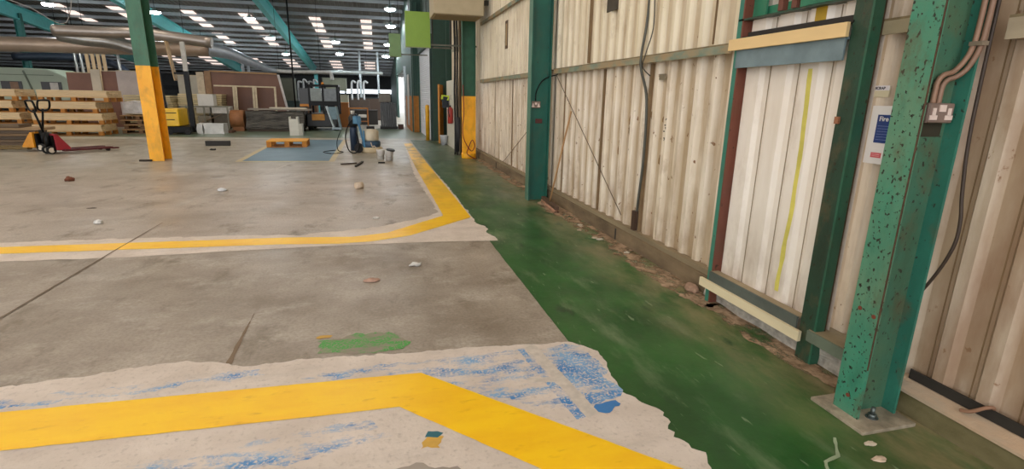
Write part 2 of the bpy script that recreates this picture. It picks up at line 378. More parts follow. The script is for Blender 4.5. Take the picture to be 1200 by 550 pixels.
corrug('upper_sheet', 3.53, 8.0, 2.04, roofz, .235, .06, .048, M_SHEETUP, wall, 2.77, .03)
corrug('far_sheet', 8.0, 19.5, .13, lambda y: 2.06, .165, .05, .046, M_SHEET, wall, 2.785, .024)
corrug('far_upper_sheet', 8.0, 19.5, 2.04, roofz, .165, .05, .046, M_SHEETUP, wall, 2.77, .024)
corrug('corner_sheet', -8, 2.50, .13, roofz, .209, .055, .035, M_SHEET, wall)
rep = corrug('replacement_sheet', 2.39, 3.50, .13, lambda y: 2.165, .26, .13, .026, M_SHEETNEW, wall, 2.658, .03)
corrug('over_bay_sheet', 2.50, 3.53, 2.165, roofz, .235, .06, .04, M_SHEETNEW, wall, 2.78, .018)
for y in (3.19, 2.93, 2.67): MB().box(2.6545, 2.657, y-.004, y+.002, .2, 2.16).build('sheet_lap', plain('#a08e74', .8), rep)
rep['label'] = 'newer white sheet with yellow stripe'
ys = MB()
pts = []
for i in range(25):
    z = .34+i*1.47/24; yc = 2.812-.028*math.sin((z-.34)/1.47*PI)+.012*noise.noise(Vector((z*5, 0, 0))); w = .012+.008*noise.noise(Vector((z*9, 4, 0)))
    pts.append((yc, z, w+.006))
for (y, z, w), (y2, z2, w2) in zip(pts, pts[1:]):
    v = [ys.bm.verts.new(p) for p in ((2.6312, y-w, z), (2.6312, y+w, z), (2.6312, y2+w2, z2), (2.6312, y2-w2, z2))]; ys.bm.faces.new(v)
ys.build('yellow_stripe', plain('#e3d668', .5), rep)
MB().box(2.631, 2.6325, 2.755, 2.84, 2.055, 2.168).build('yellow_stripe', plain('#c9a32a', .6), rep)
for y, z0, z1 in ((7.55, .2, 1.96), (7.03, .2, 1.96), (6.17, .2, 1.96), (5.02, .2, 1.96), (3.93, .2, 1.96), (6.7, 2.06, 4), (5.35, 2.06, 4), (4.0, 2.06, 4), (9.3, .2, 1.96), (10.7, .2, 1.96), (12.3, .2, 1.96), (9.6, 2.06, 5), (10.9, 2.06, 5), (1.843, .2, 3.5), (1.634, .2, 3.5), (1.425, .2, 3.5), (1.30, .2, 3.5)):
    MB().box(2.7775 if y < 3 else 2.738 if z0 < 1 else 2.724, 2.79, y-.003, y+.003, z0, z1).build('sheet_lap', M_LAP, wall)
# stains with their own outline
for k, (y, z, r) in enumerate(((5.36, 1.38, .045), (5.36, 1.27, .035), (5.52, 1.26, .03), (5.78, 1.02, .05), (5.80, 1.1, .03), (4.73, 1.02, .035), (4.73, 1.42, .022), (5.1, 1.45, .03))):
    b = MB(); n = 14; vs = []; y = 3.53+.235*round((y-3.5875)/.235)+.0575
    for i in range(n):
        a = 2*PI*i/n; q = r*(1+.5*noise.noise(Vector((math.cos(a)*2, math.sin(a)*2, k*3.3))))
        vs.append(b.bm.verts.new((2.7838, y+q*.8*math.cos(a), z+q*1.3*math.sin(a))))
    b.bm.faces.new(vs); b.build('rust_stain', plain('#94703c', .8, 0, .4, 40), wall)
M_GRAFF = plain('#5b5446', .7)
for k in range(9):
    y, z = 4.617+.03*random.random(), 1.2+.26*random.random()
    MB().box(2.7362, 2.7405, y, y+.01+.02*random.random(), z, z+.012).build('scratch_mark', M_GRAFF, wall)

# kerb and its capping
k = MB().prism([(2.667, 0), (2.84, 0), (2.84, .19), (2.76, .16), (2.667, .125)], 'Y', -8, 2.0); kerb = struct(k.build('trim_1', M_KERB))
MB().prism([(2.655, .122), (2.765, .163), (2.765, .178), (2.655, .137)], 'Y', -8, 2.0).build('capping', M_KERBTOP, kerb)['label'] = 'pale flaking capping on the kerb'
MB().prism([(2.733, .172), (2.775, .172), (2.775, .195), (2.743, .195), (2.743, .225), (2.733, .225)], 'Y', -8, 1.9).build('base_angle', M_DARKST, kerb)
k = MB().prism([(2.667, 0), (2.84, 0), (2.84, .20), (2.667, .15)], 'Y', 3.6, 18.0).cut(1); kerb2 = struct(k.build('trim_2', M_KERBF))
MB().box(2.685, 2.765, 3.62, 18, .16, .205).wobble(.006, 2).build('sole_plate', wood('#9c8a6c', (1, .1, 1), .4), kerb2)
for y in (5.4, 8.9, 11.8):
    MB().box(2.66, 2.668, y-.012, y+.012, .01, .14).build('kerb_joint', M_DARKST, kerb2)
MB().prism([(2.64, 0), (2.84, 0), (2.84, .135), (2.64, .135)], 'Y', 2.0, 3.6).cut(6).wobble(.03, 9).build('trim_3', plain('#c9c2b5', .9, 0, .5, 14), None)['kind'] = 'structure'

# ------------------------------------------------------------------ steel columns
def isec(x0, x1, yc, w, tf, tw, z0, z1):
    y0, y1 = yc-w/2, yc+w/2
    return [(x0, y0), (x0+tf, y0), (x0+tf, yc-tw/2), (x1-tf, yc-tw/2), (x1-tf, y0), (x1, y0), (x1, y1), (x1-tf, y1), (x1-tf, yc+tw/2), (x0+tf, yc+tw/2), (x0+tf, y1), (x0, y1)]
def column(label, cx, cy, d, w, mats, split=None, ztop=None, plate=True, name='steel_column', face=True):
    r = thing(name, label, 'column', (cx, cy, 0)); zt = ztop or roofz(cy)-.05
    poly = isec(-d/2, d/2, 0, w, .018, .012, 0, zt)
    z0 = .02 if plate else 0
    if split:
        MB().prism(poly, 'Z', z0, split).build('painted_base', mats[1], r)['label'] = 'yellow painted lower shaft'
        MB().prism(poly, 'Z', split, zt).build('shaft', mats[0], r)
    else:
        MB().prism(poly, 'Z', z0, zt).build('shaft', mats[0], r)
    return r
big = thing('steel_column', 'rust-speckled teal steel column carrying the double socket', 'column', (2.467, 1.9, 0))
MB().box(-.127, -.112, -.074, .074, .02, 8.6).build('front_flange', M_TEAL, big)
MB().box(-.112, .112, -.005, .005, .02, 8.6).build('web', M_TEALSH, big)  # web's shade put into a duller, dirtier paint than the flange
MB().box(.112, .127, -.074, .074, .02, 8.6).build('rear_flange', rusty('teal_flange_paint', '#347a66', .66, '#2f2519', .5, '#2a5f4f', 40), big)
MB().box(-.1278, -.118, -.0748, -.072, .3, 8.6).cut(10).wobble(.0012, 40).build('worn_edge', M_RUSTEDGE, big)
bp = MB().box(-.19, .15, -.17, .16, 0, .02).build('base_plate', (lambda t: t.col(t.mix(t.noise(9, .4, .6, detail=7), '#7f7462', '#a89a85')))(NT('scuffed_plate', .6)), big, bevel=.003)
for x, y in ((-.03, -.075), (-.03, .075)):
    MB().cyl((x, y, .02), (x, y, .042), .021, n=6).cyl((x, y, .04), (x, y, .078), .011).cyl((x, y, .0205), (x, y, .024), .03).build('anchor_bolt', plain('#6c7470', .45, .6), big)
for y, z in ((.03, .60), (-.05, .585), (.0, .12)):
    MB().cyl((-.1295, y, z), (-.127, y, z), .011).build('bolt_hole_rust', plain('#7a3f2a', .9), big)
MB().box(-.06, .09, -.0075, -.005, 1.46, 1.525).build('flat_patch', plain('#3b3424', .8), big)  # dark patch on the web directly below the socket

c2 = column('plain dark green steel column with a broom leaning beside it', 2.475, 7.98, .32, .17, [M_DKGRN], plate=False)
MB().box(-.165, -.159, -.09, .088, 0, 8).build('front_face', rusty('lit_green_edge', '#55806a', .72, '#2f2519', .5, '#44705c'), c2)  # paler than the shaft: side light put into this face's colour
c3 = column('green steel column with yellow base and red cable looped round it', 2.385, 13.95, .34, .2, [plain('#2b6044', .5), M_COLYEL], 1.62, plate=False)
MB().lathe([(.19, 0), (.2, .03), (.2, .12), (.19, .14)], 18, (0, 0)).build('base_collar', M_COLYEL, c3)
MB().box(-.172, .172, -.115, -.102, .1, 1.615).build('guard_plate', M_COLYEL, c3)
c4 = column('green over orange steel column beyond the roller shutter', 1.78, 24.4, .22, .2, [plain('#1f4a3c', .5), plain('#b5761f', .6)], 1.6, plate=False, ztop=5.5)
cl = column('tall free-standing green and yellow steel column in the hall', -5.05, 14.2, .5, .3, [M_COLGRN, M_COLYEL], 2.15, plate=False)
cl.rotation_euler = (0, 0, PI/2)
MB().box(-.32, -.25, .1, .35, 0, .04).build('foot_rubble', plain('#3b332a', .9), cl)

# door bay posts, rails and boards
p1 = thing('bay_post', 'narrow teal and red-brown steel post at far side of white bay', 'post', (2.6, 3.47, 0))
MB().box(-.02, -.004, -.015, .03, 0, 5).build('front_flange', rusty('teal_post_paint', '#2e7563', .7, '#2f2519', .5, '#3f8570'), p1)
MB().box(-.02, .06, -.03, -.015, 0, 5).build('web', M_OXIDE, p1)
MB().box(.045, .06, -.015, .03, 0, 5).build('rear_flange', M_OXIDE, p1)
p2 = thing('bay_post', 'dark green channel post between white bay and socket column', 'post', (2.58, 2.4, 0))
MB().box(0, .012, 0.002, .11, .0, 7).build('front_flange', M_DKGRN2, p2)  # deeper green stands in for the shaded hollow of the channel
MB().box(.0, .075, -.012, .002, .0, 7).build('web', rusty('green_web_paint', '#2f5c47', .66, '#2b2a1c', .5, '#2a6a52'), p2)
MB().box(.067, .0762, -.0135, -.011, .2, 4).build('worn_edge', M_RUSTEDGE, p2)
MB().box(-.012, .0, .08, .11, 1.49, 1.53).build('clip', plain('#a06a4a', .7), p2)

tag(MB().box(2.535, 2.559, 2.50, 3.52, 1.962, 2.04).build('timber_board', M_PINE, bevel=.002), 'pale new pine board across the top of the white bay', 'board')
lb = MB().box(-.0125, .0125, -.535, .535, -.034, .034).build('timber_board', M_PALEPINE, loc=(2.545, 3.0, .165), bevel=.002)
tag(lb, 'pale timber board across the foot of the white bay', 'board')
h = thing('steel_angle', 'blue-grey steel angle under the pine board of white bay', 'rail', (2.56, 3.0, 1.84))
MB().box(.0, .012, -.48, .45, 0, .125).build('upright_leg', M_BLUGREY, h); MB().box(.012, .075, -.48, .45, .113, .125).build('flat_leg', M_BLUGREY, h)
h = thing('steel_angle', 'dark steel angle lying just above the pine board', 'rail', (2.6, 3.0, 2.04))
MB().box(-.03, .03, -.5, .42, 0, .012).box(.015, .03, -.5, .42, .012, .045).build('angle_bar', M_DARKST, h)
h = thing('steel_angle', 'grey steel angle above the low timber board of white bay', 'rail', (2.558, 3.0, .18))
MB().box(.0, .012, -.48, .45, 0, .095).build('upright_leg', plain('#60665f', .6, .1), h); MB().box(.012, .075, -.48, .45, .085, .097).build('flat_leg', plain('#a59375', .8), h)
h = thing('header_rail', 'dark green header rail with two red-brown stubs over white bay', 'rail', (2.58, 3.0, 2.165))
MB().box(0, .16, -.47, .5, 0, .012).build('soffit', M_DKGRN2, h)
MB().box(.10, .115, -.47, .5, .012, .085).build('upstand', rusty('mid_green_rail', '#2f7a5c', .68, '#2f2519', .5, '#3b8a66'), h)
MB().box(.07, .085, .31, .50, .012, 2).build('side_plate', rusty('mid_green_plate', '#2f7a5c', .68, '#2f2519', .5, '#3b8a66'), h)
for y in (.14, .02): MB().box(.06, .1, y, y+.045, .03, 2).build('stub_post', M_OXIDE, h)
MB().box(.07, .1, -.47, .0, .03, 2).build('side_panel', rusty('mid_green_panel', '#2c7557', .7, '#2f2519', .5, '#35805f'), h)

def rail(label, x, y0, y1, z, hh=.075, dd=.075, m=M_RAIL):
    r = thing('wall_rail', label, 'rail', (x, y0, z))
    MB().box(0, .014, 0, y1-y0, 0, hh).wobble(.002, 3).build('upright_leg', m, r)
    MB().box(.0, 2.745-x, 0, y1-y0, hh-.012, hh).build('flat_leg', plain('#8d7c5c', .9, 0, .4, 12), r)
    return r
rail('dusty steel rail across the stained sheets beside the broom', 2.665, 3.68, 7.88, 1.965)
rail('dusty rail at socket height in the bay past the dark green column', 2.665, 8.1, 13.8, 1.965)
rail('upper rail in the bay past the dark green column', 2.665, 8.1, 13.8, 3.35)
rail('short dusty rail bridging the dark green channel post and socket column', 2.66, 1.98, 2.48, 1.965, .08, .08, wood('#a59a7d', (1, .3, 1), .3))
rail('dusty rail running off beside the socket column towards the camera', 2.66, -4, 1.79, 1.885, .1, .08, wood('#b5a58a', (1, .3, 1), .3))
r = thing('angle_bracket', 'stubby grey-green angle bracket low beside the socket column', 'bracket', (2.56, 2.05, .155))
MB().box(0, .012, 0, .38, 0, .07).build('upright_leg', plain('#6f7a68', .7), r); MB().box(.012, .18, 0, .38, .06, .072).build('flat_leg', plain('#9a8a6c', .8), r)

# ------------------------------------------------------------------ sockets, conduits, signs
def socket(label, loc, w=.148, hh=.088, body='#8b7468'):
    r = thing('double_socket', label, 'socket', loc)
    MB().box(-w/2, w/2, -.045, 0, 0, hh).build('back_box', plain(body, .5, .2), r, bevel=.004)
    MB().box(-w/2+.004, w/2-.004, -.049, -.045, .003, hh-.003).build('face_plate', plain('#8f7a6e', .45, .2), r, bevel=.002)
    for x in (-.045, .045):
        MB().box(x-.009, x+.009, -.053, -.049, .032, .066).box(x-.021, x+.021, -.053, -.049, .014, .034).build('outlet', plain('#e2cdc0', .4, 0, .05), r)
    MB().box(-.017, .017, -.055, -.049, .05, .080).build('switch', plain('#e2cdc0', .4, 0, .05), r)
    return r
socket('grey double socket with white inserts on the teal column', (2.475, 1.895, 1.525))
socket('small double socket on the plain dark green column', (2.41, 7.9735, 1.455), .15, .1, '#7d5a48')
tag(MB().box(2.42, 2.53, 7.955, 7.9739, 1.22, 1.29).build('junction_box', plain('#5a2c26', .6), bevel=.004), 'tiny dark red box below socket on the dark green column', 'box')
tag(MB().tube([(2.41, 7.95, 1.56), (2.42, 7.955, 1.7), (2.5, 7.955, 1.85), (2.6, 7.93, 1.92), (2.7, 7.86, 1.95), (2.7, 7.8, 1.96)], .009).build('power_cable', BLACK), 'short black cable from small socket up to wall rail', 'cable')
M_COND = plain('#9c7860', .55, .1)
tag(MB().tube([(2.444, 1.872, 1.612), (2.444, 1.872, 1.66), (2.448, 1.872, 1.705), (2.47, 1.868, 1.735), (2.51, 1.86, 1.75), (2.538, 1.848, 1.79), (2.553, 1.835, 1.85), (2.557, 1.83, 1.95), (2.557, 1.83, 2.4), (2.557, 1.83, 4)], .0115, 10).build('conduit', M_COND), 'left brown conduit bending out of socket box', 'conduit')
tag(MB().tube([(2.478, 1.872, 1.612), (2.478, 1.872, 1.65), (2.482, 1.872, 1.69), (2.50, 1.868, 1.715), (2.53, 1.855, 1.73), (2.553, 1.835, 1.765), (2.566, 1.815, 1.84), (2.568, 1.806, 1.95), (2.568, 1.806, 2.4), (2.568, 1.806, 4)], .0115, 10).build('conduit', plain('#94735d', .55, .1)), 'right brown conduit bending out of socket box', 'conduit')
tag(MB().box(2.541, 2.579, 1.79, 1.845, 1.858, 1.876).build('conduit_saddle', plain('#8a7a66', .6)), 'small saddle clipping both conduits to teal column', 'clip')
tag(MB().tube([(2.63, 1.83, 2.4), (2.63, 1.82, 1.7), (2.63, 1.81, 1.42), (2.63, 1.785, 1.2), (2.63, 1.765, 1.08), (2.63, 1.765, .97), (2.63, 1.80, .84), (2.63, 1.86, .70), (2.63, 1.9, .64)], .008, 8).build('hanging_cable', plain('#3f3024', .6)), 'dark cable hanging behind the teal socket column', 'cable')
RW = (PI/2, 0, -PI/2)
sg = thing('fire_notice', 'white fire notice with blue panel partly behind teal column', 'sign', (2.738, 2.318, 1.275))
MB().box(-.003, .004, -.105, .105, 0, .32).build('board', plain('#e9e6e2', .4, 0, .04), sg)
MB().box(-.0045, -.003, -.095, .062, .118, .272).build('blue_panel', plain('#26407e', .4, 0, .08), sg)
MB().box(-.0045, -.003, .0, .064, .035, .063).build('red_panel', plain('#d9636a', .4, 0, .08), sg)
text('Fire', .036, WHITE, 'lettering', sg, (-.0052, .050, .238), RW, bold=.0006)
ln = MB()
for k in range(6): ln.box(-.0052, -.0045, -.08, .052, .135+k*.015, .1365+k*.015)
ln.build('small_print', plain('#8fa0c8', .5), sg)
ln = MB()
for k in range(2): ln.box(-.0052, -.0045, .008, .056, .043+k*.009, .045+k*.009)
ln.build('small_print', plain('#efc0c0', .5), sg)
sg = thing('small_notice', 'small cream notice reading SCRAP above the fire notice', 'sign', (2.738, 2.39, 1.642))
MB().box(-.003, .004, -.046, .046, 0, .062).build('board', plain('#d8cfae', .5, 0, .08), sg)
MB().box(-.004, -.003, -.046, .046, .036, .062).build('white_band', plain('#e4e0e4', .5, 0, .05), sg)
text('SCRAP', .021, plain('#3a3a46', .5), 'lettering', sg, (-.0048, .0405, .041), RW, bold=.0005)

tag(MB().tube([(2.722, 5.18, 4.2), (2.722, 5.13, 2.6), (2.66, 5.09, 2.06), (2.655, 5.06, 1.9), (2.728, 5.03, 1.6), (2.73, 5.0, 1.0), (2.73, 5.04, .55), (2.73, 5.07, .21)], .014, 8).build('conduit', plain('#57564c', .5, .2)), 'dark vertical conduit down the stained wall sheets', 'conduit')
tag(MB().box(2.70, 2.74, 5.035, 5.105, .205, .42).build('cable_cover', plain('#4b3526', .7)), 'rusty cover at foot of the dark vertical conduit', 'cover')
tag(MB().tube([(2.735, 5.05, 2.6), (2.72, 5.0, 2.3), (2.65, 4.98, 2.06), (2.652, 5.03, 1.93), (2.72, 4.98, 1.84)], .006).build('loose_wire', plain('#4a463c', .6)), 'thin wire looping over wall rail by dark conduit', 'cable')
tag(MB().cyl((2.70, 7.85, 1.95), (2.70, 5.36, .31), .006, n=6).build('slanting_rod', plain('#6b5640', .7)), 'thin slanting rod behind the leaning broom', 'wire')  # thin brown rod slanting down across the sheets
tag(MB().cyl((2.70, 8.2, 1.5), (2.70, 11.25, .22), .006, n=6).build('slanting_rod', plain('#6b5640', .7)), 'thin slanting rod in the bay past dark green column', 'wire')
tag(MB().box(2.715, 2.729, 5.86, 6.15, 2.60, 2.95).build('cover_plate', plain('#4d4538', .8)), 'dark rectangular plate high on the stained wall', 'plate')
tag(MB().box(2.735, 2.742, 4.71, 4.83, 1.80, 1.855).build('label_plate', plain('#8c7f66', .6)), 'small grey plate below wall rail right of dark conduit', 'plate')
v = thing('wall_vent', 'narrow brown framed slot in upper sheets past dark green column', 'vent', (2.725, 11.2, 2.6))
MB().box(-.008, .012, -.12, .12, 0, .55).build('frame', plain('#6b5540', .8), v); MB().box(-.012, -.008, -.06, .06, .06, .49).build('slot', plain('#b59a72', .8), v)

# broom
br = thing('broom', 'wooden broom leaning on the wall beside dark green column', 'broom', (2.49, 7.32, 0))
MB().cyl((.0, .0, .09), (.228, -.13, 1.43), .0125, n=10).build('handle', wood('#b98d5e', (1, 1, .2), .25), br)
MB().bar((.03, .42, .075), (-.03, -.42, .075), .06, .045).build('head', wood('#5b4330', (1, .2, 1)), br)
bb = MB()
for i in range(46):
    a = -.41+.82*i/45
    for s in (-.02, 0, .02): bb.cyl((.03*a/.42+s, a, .055), (.03*a/.42+s*2.0, a+random.uniform(-.01, .01), .002), .006, .004, 5)
bb.build('bristles', plain('#b5876a', .9), br)
tag(MB().lathe([(.17, 0), (.14, .02), (.09, .045), (.03, .06)], 18).cut(1).wobble(.02, 12).build('dust_pile', M_DIRT, loc=(2.56, 7.62, .004)), 'pinkish pile of sweepings beside the broom head', 'dust', kind='stuff')
for k in range(1):
    tag(MB().tube([(2.76, 1.52, .20), (2.74, 1.505, .235), (2.71, 1.515, .235), (2.69, 1.56, .19), (2.685, 1.6, .172)], .009, 8).build('bent_pipe', plain('#9c7358', .7)), 'bent brown pipe end lying on pale kerb capping', 'pipe')

# ------------------------------------------------------------------ roof
def roofsheet():
    b = bmesh.new(); x = -46.; pr = []
    while x < 3: pr += [(x, 0), (x+.10, 0), (x+.13, -.045), (x+.19, -.045)]; x += .22
    for ya, yb in ((-8, 57),):
        A = [b.verts.new((px, ya, roofz(ya)+.2+dz)) for px, dz in pr]; B = [b.verts.new((px, yb, roofz(yb)+.2+dz)) for px, dz in pr]
        C = [b.verts.new((px, ya, roofz(ya)+.3+dz)) for px, dz in pr]; D = [b.verts.new((px, yb, roofz(yb)+.3+dz)) for px, dz in pr]
        for i in range(len(pr)-1): b.faces.new((A[i], A[i+1], B[i+1], B[i])); b.faces.new((C[i+1], C[i], D[i], D[i+1]))
    me = bpy.data.meshes.new('ceiling'); b.to_mesh(me); b.free(); me.materials.append(plain('#665f59', .5, .0, .3, .7))
    o = bpy.data.objects.new('ceiling', me); COL.objects.link(o); return struct(o)
ceil = roofsheet()
pl = None; i = 0; y = -5.2
while y < 56:
    if pl is None:
        pl = MB().box(-44, 4.2, -.008, .008, 0, .16).box(-44, 4.2, -.008, .06, 0, .012).build('roof_purlin', plain('#a9afb3', .4, .2, .3, .5))
        tag(pl, 'dark steel purlin running across under the roof sheets', 'purlin', 'roof purlins'); o = pl
    else: o = pl.copy(); COL.objects.link(o)
    o.location = (0, y, roofz(y)); y += 1.62
wn = 0
def rooflight(x, y0, y1, w=.8, m=None):
    global wn; wn += 1
    yc = (y0+y1)/2
    b = MB(); 
    for k in range(5): b.box(x-w/2+k*w/5, x-w/2+(k+.86)*w/5, y0-yc, y1-yc, -.012, 0)
    o = b.build('window_%d' % wn, m or M_SKYL, loc=(0, yc, roofz(yc)+.145)); o.rotation_euler = (-math.atan(.1), 0, 0); return struct(o)
M_SKYL = emit('rooflight_sheet', '#ffe6da', 1.0)
M_SKYADD = emit('added_rooflight', '#fff1df', 6.0)
for x in (-.3, -3.1, -6.7, -9.5, -12.9, -15.5, -19.0):
    for y in (34.9, 40.4, 49.6): rooflight(x, y-1.9, y+1.9, .62 if y < 45 else .9)
for x in (-1.2, -5.2, -9.5, -14.5, -20):
    for y in (-3.5, 3, 9.5, 16, 22.5): rooflight(x, y-1.6, y+1.6, 1.5, M_SKYADD)  # unseen wide rooflights added overhead to brighten the near hall
def rafter(label, x, y0, y1):
    r = thing('rafter_beam', label, 'beam', (x, y0, roofz(y0)-.68))
    L = y1-y0
    b = MB().box(-.13, .13, 0, 1, 0, .05).box(-.02, .02, 0, 1, .05, .62).box(-.13, .13, 0, 1, .62, .67)
    for v in b.bm.verts: yy = v.co.y*L; v.co.y = yy; v.co.z -= .1*yy
    b.build('beam', M_SKYBL, r); return r
rafter('light teal rafter running above the free-standing column', -4.95, 24, 50.5)
rafter('light teal rafter left of the one above the column', -11, 24, 50.5)
rafter('light teal rafter over the caravan shell', -17.2, 24, 50.5)
for x, y, lab in ((-4.95, 50.4, 'far teal column under the near rafter end'), (-17.2, 33.2, 'slim teal column behind the pale green caravan shell'), (-11, 50.4, 'far teal column under the middle rafter end')):
    column(lab, x, y, .3, .22, [M_SKYBL if y > 40 else plain('#2f7a74', .5)], plate=False, ztop=roofz(y)-.36)
def lamp(x, y, dz, lab):
    z = roofz(y)-dz
    r = thing('high_bay_lamp', lab, 'lamp', (x, y, z))
    MB().lathe([(.27, 0), (.26, .04), (.15, .08), (.07, .1), (.07, .2)], 16).build('shade', plain('#a9c0bc', .4, .2), r)
    MB().lathe([(.16, -.09), (.24, -.05), (.25, .005)], 16).build('diffuser', M_LAMP, r)
    MB().cyl((0, 0, .2), (0, 0, dz+.02), .012, n=6).build('hanger', BLACK, r)
M_LAMP = emit('lamp_glow', '#f3fbff', 90)
for x, y, lab in ((-14.3, 30.1, 'high bay lamp over caravan shell'), (-6.04, 30.9, 'high bay lamp nearest over leaning brown panel'), (-5.9, 40.9, 'high bay lamp beside the teal rafter end'), (-5.9, 35.6, 'high bay lamp midway over leaning brown panel'), (-2.25, 36, 'high bay lamp over the forklift, nearer one'), (-2.27, 40.1, 'high bay lamp over the forklift, farther one'), (-9.57, 40.1, 'high bay lamp above the fat duct'), (-10.2, 37.5, 'high bay lamp against the middle teal rafter'), (-10.2, 30.6, 'high bay lamp just right of the yellow column top'), (.89, 27.5, 'high bay lamp nearest the large green sign'), (1.0, 31, 'high bay lamp second past the large green sign'), (.98, 36.1, 'high bay lamp third past the large green sign'), (.88, 40.4, 'high bay lamp farthest past the large green sign')):
    lamp(x, y, .55, lab)

# far walls
struct(MB().box(-46, 1.7, 57, 57.3, 0, 1.75).box(-46, 1.7, 57, 57.3, 2.15, 4).build('wall_back', plain('#4d4f52', .8)))
wf = struct(MB().box(-45, -6, 57.1, 57.2, 1.75, 2.15).build('wall_back_infill', plain('#3b3d42', .8)))
wn += 1; struct(MB().box(-6, 1.7, 57.1, 57.2, 1.75, 2.15).build('window_%d' % wn, emit('far_window', '#eaf4ff', 3.5)))
struct(MB().box(-46.3, -46, -9, 57.3, 0, 10.2).build('wall_left', plain('#55504a', .9)))
# porch along the right: shutter, panels, daylight opening
struct(MB().box(1.72, 2.9, 24.52, 24.62, 0, 6.6).box(2.03, 2.9, 19.5, 19.62, 0, 7).build('wall_porch', plain('#23463a', .6)))
sh = MB()
for k in range(42): sh.prism([(1.975, k*.08), (1.96, k*.08+.02), (1.96, k*.08+.06), (1.975, k*.08+.078), (2.01, k*.08+.078), (2.01, k*.08)], 'Y', 19.7, 24.3)
d1 = struct(sh.build('door_1', plain('#e2e5ee', .45, 0., .08)))
MB().box(1.95, 2.03, 19.62, 19.7, 0, 3.5).build('shutter_guide', plain('#1c3a33', .5), d1); MB().box(1.93, 2.01, 24.3, 24.37, 0, 3.5).build('shutter_guide', plain('#2a5a4c', .5), d1)
MB().box(1.87, 2.32, 19.63, 24.22, 3.37, 3.75).build('shutter_housing', plain('#2a4a40', .6), d1)
struct(MB().box(2.05, 2.9, 19.63, 24.2, 3.76, 7).build('wall_over_shutter', plain('#2b4238', .7)))
w5 = struct(MB().box(1.62, 1.75, 24.5, 29.0, 0, 6.4).box(1.62, 1.75, 29, 57, 3.05, 6.2).box(1.62, 1.75, 41, 57, 0, 3.1).build('wall_beyond', plain('#3f5a52', .6)))
MB().box(1.58, 1.62, 24.9, 28.9, 0, 1.6).build('dado_panel', plain('#c07a35', .6), w5)
MB().box(1.57, 1.60, 26.2, 27.4, .2, 2.6).build('pale_sheet', plain('#cfcac4', .6), w5)
struct(MB().box(1.5, 1.62, 28.9, 29.05, 0, 3.1).build('trim_4', plain('#c8d2d6', .5)))

bd = thing('bollard', 'yellow bollard standing before the roller shutter', 'bollard', (1.84, 19.75, 0))
MB().lathe([(.075, 0), (.075, 1.24), (.06, 1.28), (.02, 1.3)], 16).build('post', plain('#eab01f', .5), bd); MB().lathe([(.13, 0), (.13, .015)], 16).build('base_plate', plain('#6d6a4a', .6), bd)
db = thing('door_leaf', 'orange door leaf between roller shutter and white panel', 'door', (2.2, 18.9, 0))
MB().box(0, .05, -.45, .6, .01, 2.0).build('panel', plain('#d98f22', .5, 0, .3, 3), db, rot=(0, 0, -.25)); MB().box(-.03, .0, .2, .24, .95, 1.1).build('handle', BLACK, db)
MB().box(-.004, .002, -.2, .35, 1.45, 1.85).build('worn_patch', plain('#7a4a22', .8, 0, .6, 20), db, rot=(0, 0, -.25))
wp = thing('wall_panel', 'white panel with red extinguisher hung on it', 'panel', (2.36, 17.1, 0))
MB().box(-.02, .03, -.75, .95, 0, 2.1).build('board', plain('#d8d5c6', .5, 0, .12), wp); MB().box(-.026, -.02, -.1, -.06, 1.5, 1.66).build('notice', plain('#77736a', .6), wp)
tag(MB().box(2.34, 2.44, 18.06, 18.16, 0, 5).build('green_post', plain('#1d4236', .6)), 'thin dark green post beside white panel with extinguisher', 'post')
ex = thing('fire_extinguisher', 'red fire extinguisher hanging on white panel', 'extinguisher', (2.25, 16.55, .78))
MB().lathe([(.06, 0), (.085, .02), (.085, .44), (.05, .5), (.025, .52)], 16).build('cylinder', plain('#b3382f', .35, 0, .15), ex)
MB().box(-.02, .02, -.05, .04, .52, .56).build('valve', BLACK, ex); MB().tube([(0, -.03, .54), (-.06, -.09, .5), (-.07, -.1, .35), (-.03, -.085, .2)], .012).build('hose', BLACK, ex)
MB().box(-.09, -.082, -.04, .04, .2, .36).build('label_panel', plain('#d8c8b8', .5), ex)
hv = thing('hanging_jacket', 'dark and lime work jacket hanging above red extinguisher', 'jacket', (2.22, 17.6, 1.25))
MB().box(-.08, .1, -.2, .22, .0, .33).cut(3).wobble(.05, 5).build('body', plain('#262c34', .8), hv); MB().box(-.09, .1, -.21, .23, .25, .38).cut(3).wobble(.05, 5, 3).build('collar', plain('#c6d83a', .6), hv)
wb = thing('waste_bin', 'small white bin at the foot of white panel', 'bin', (2.2, 17.85, 0))
MB().lathe([(.10, 0), (.13, .3), (.135, .33), (.11, .33), (.1, .3)], 18).build('body', plain('#c9cbcf', .5), wb)
for k, (x, y) in enumerate(((2.20, 14.75), (2.26, 14.68), (2.15, 14.85), (2.31, 14.75))):
    tag(MB().tube([(x, y, .0), (x+.01, y+.02, .9), (x-.01, y-.02, 1.7), (x+.015, y, 2.6), (x, y+.02, 4.2), (x, y, 7)], .028, 8).build('hanging_hose', plain(('#2b2620', '#6b5a44', '#1d1c1b', '#80684a')[k], .7)), 'hose in the vertical bundle behind yellow-based wall column', 'hose', 'bundle of hoses behind yellow-based column')
sl = MB().cyl((2.24, 14.75, .1), (2.24, 14.75, 1.05), .085, n=10).build('cable_sleeve', plain('#1b1d20', .6)); tag(sl, 'black sleeve wrapping the lower part of hose bundle', 'sleeve')
tag(MB().tube([(2.2, 13.72, 1.9), (2.22, 13.7, 1.2), (2.18, 13.68, .8), (2.22, 13.66, .5), (2.4, 13.66, .22), (2.5, 13.68, .35), (2.43, 13.67, .5), (2.33, 13.66, .3), (2.3, 13.68, .14), (2.5, 13.7, .012), (2.56, 13.74, .012)], .012, 8).build('red_cable', plain('#8e2c22', .5)), 'red cable looped round foot of yellow-based column', 'cable')

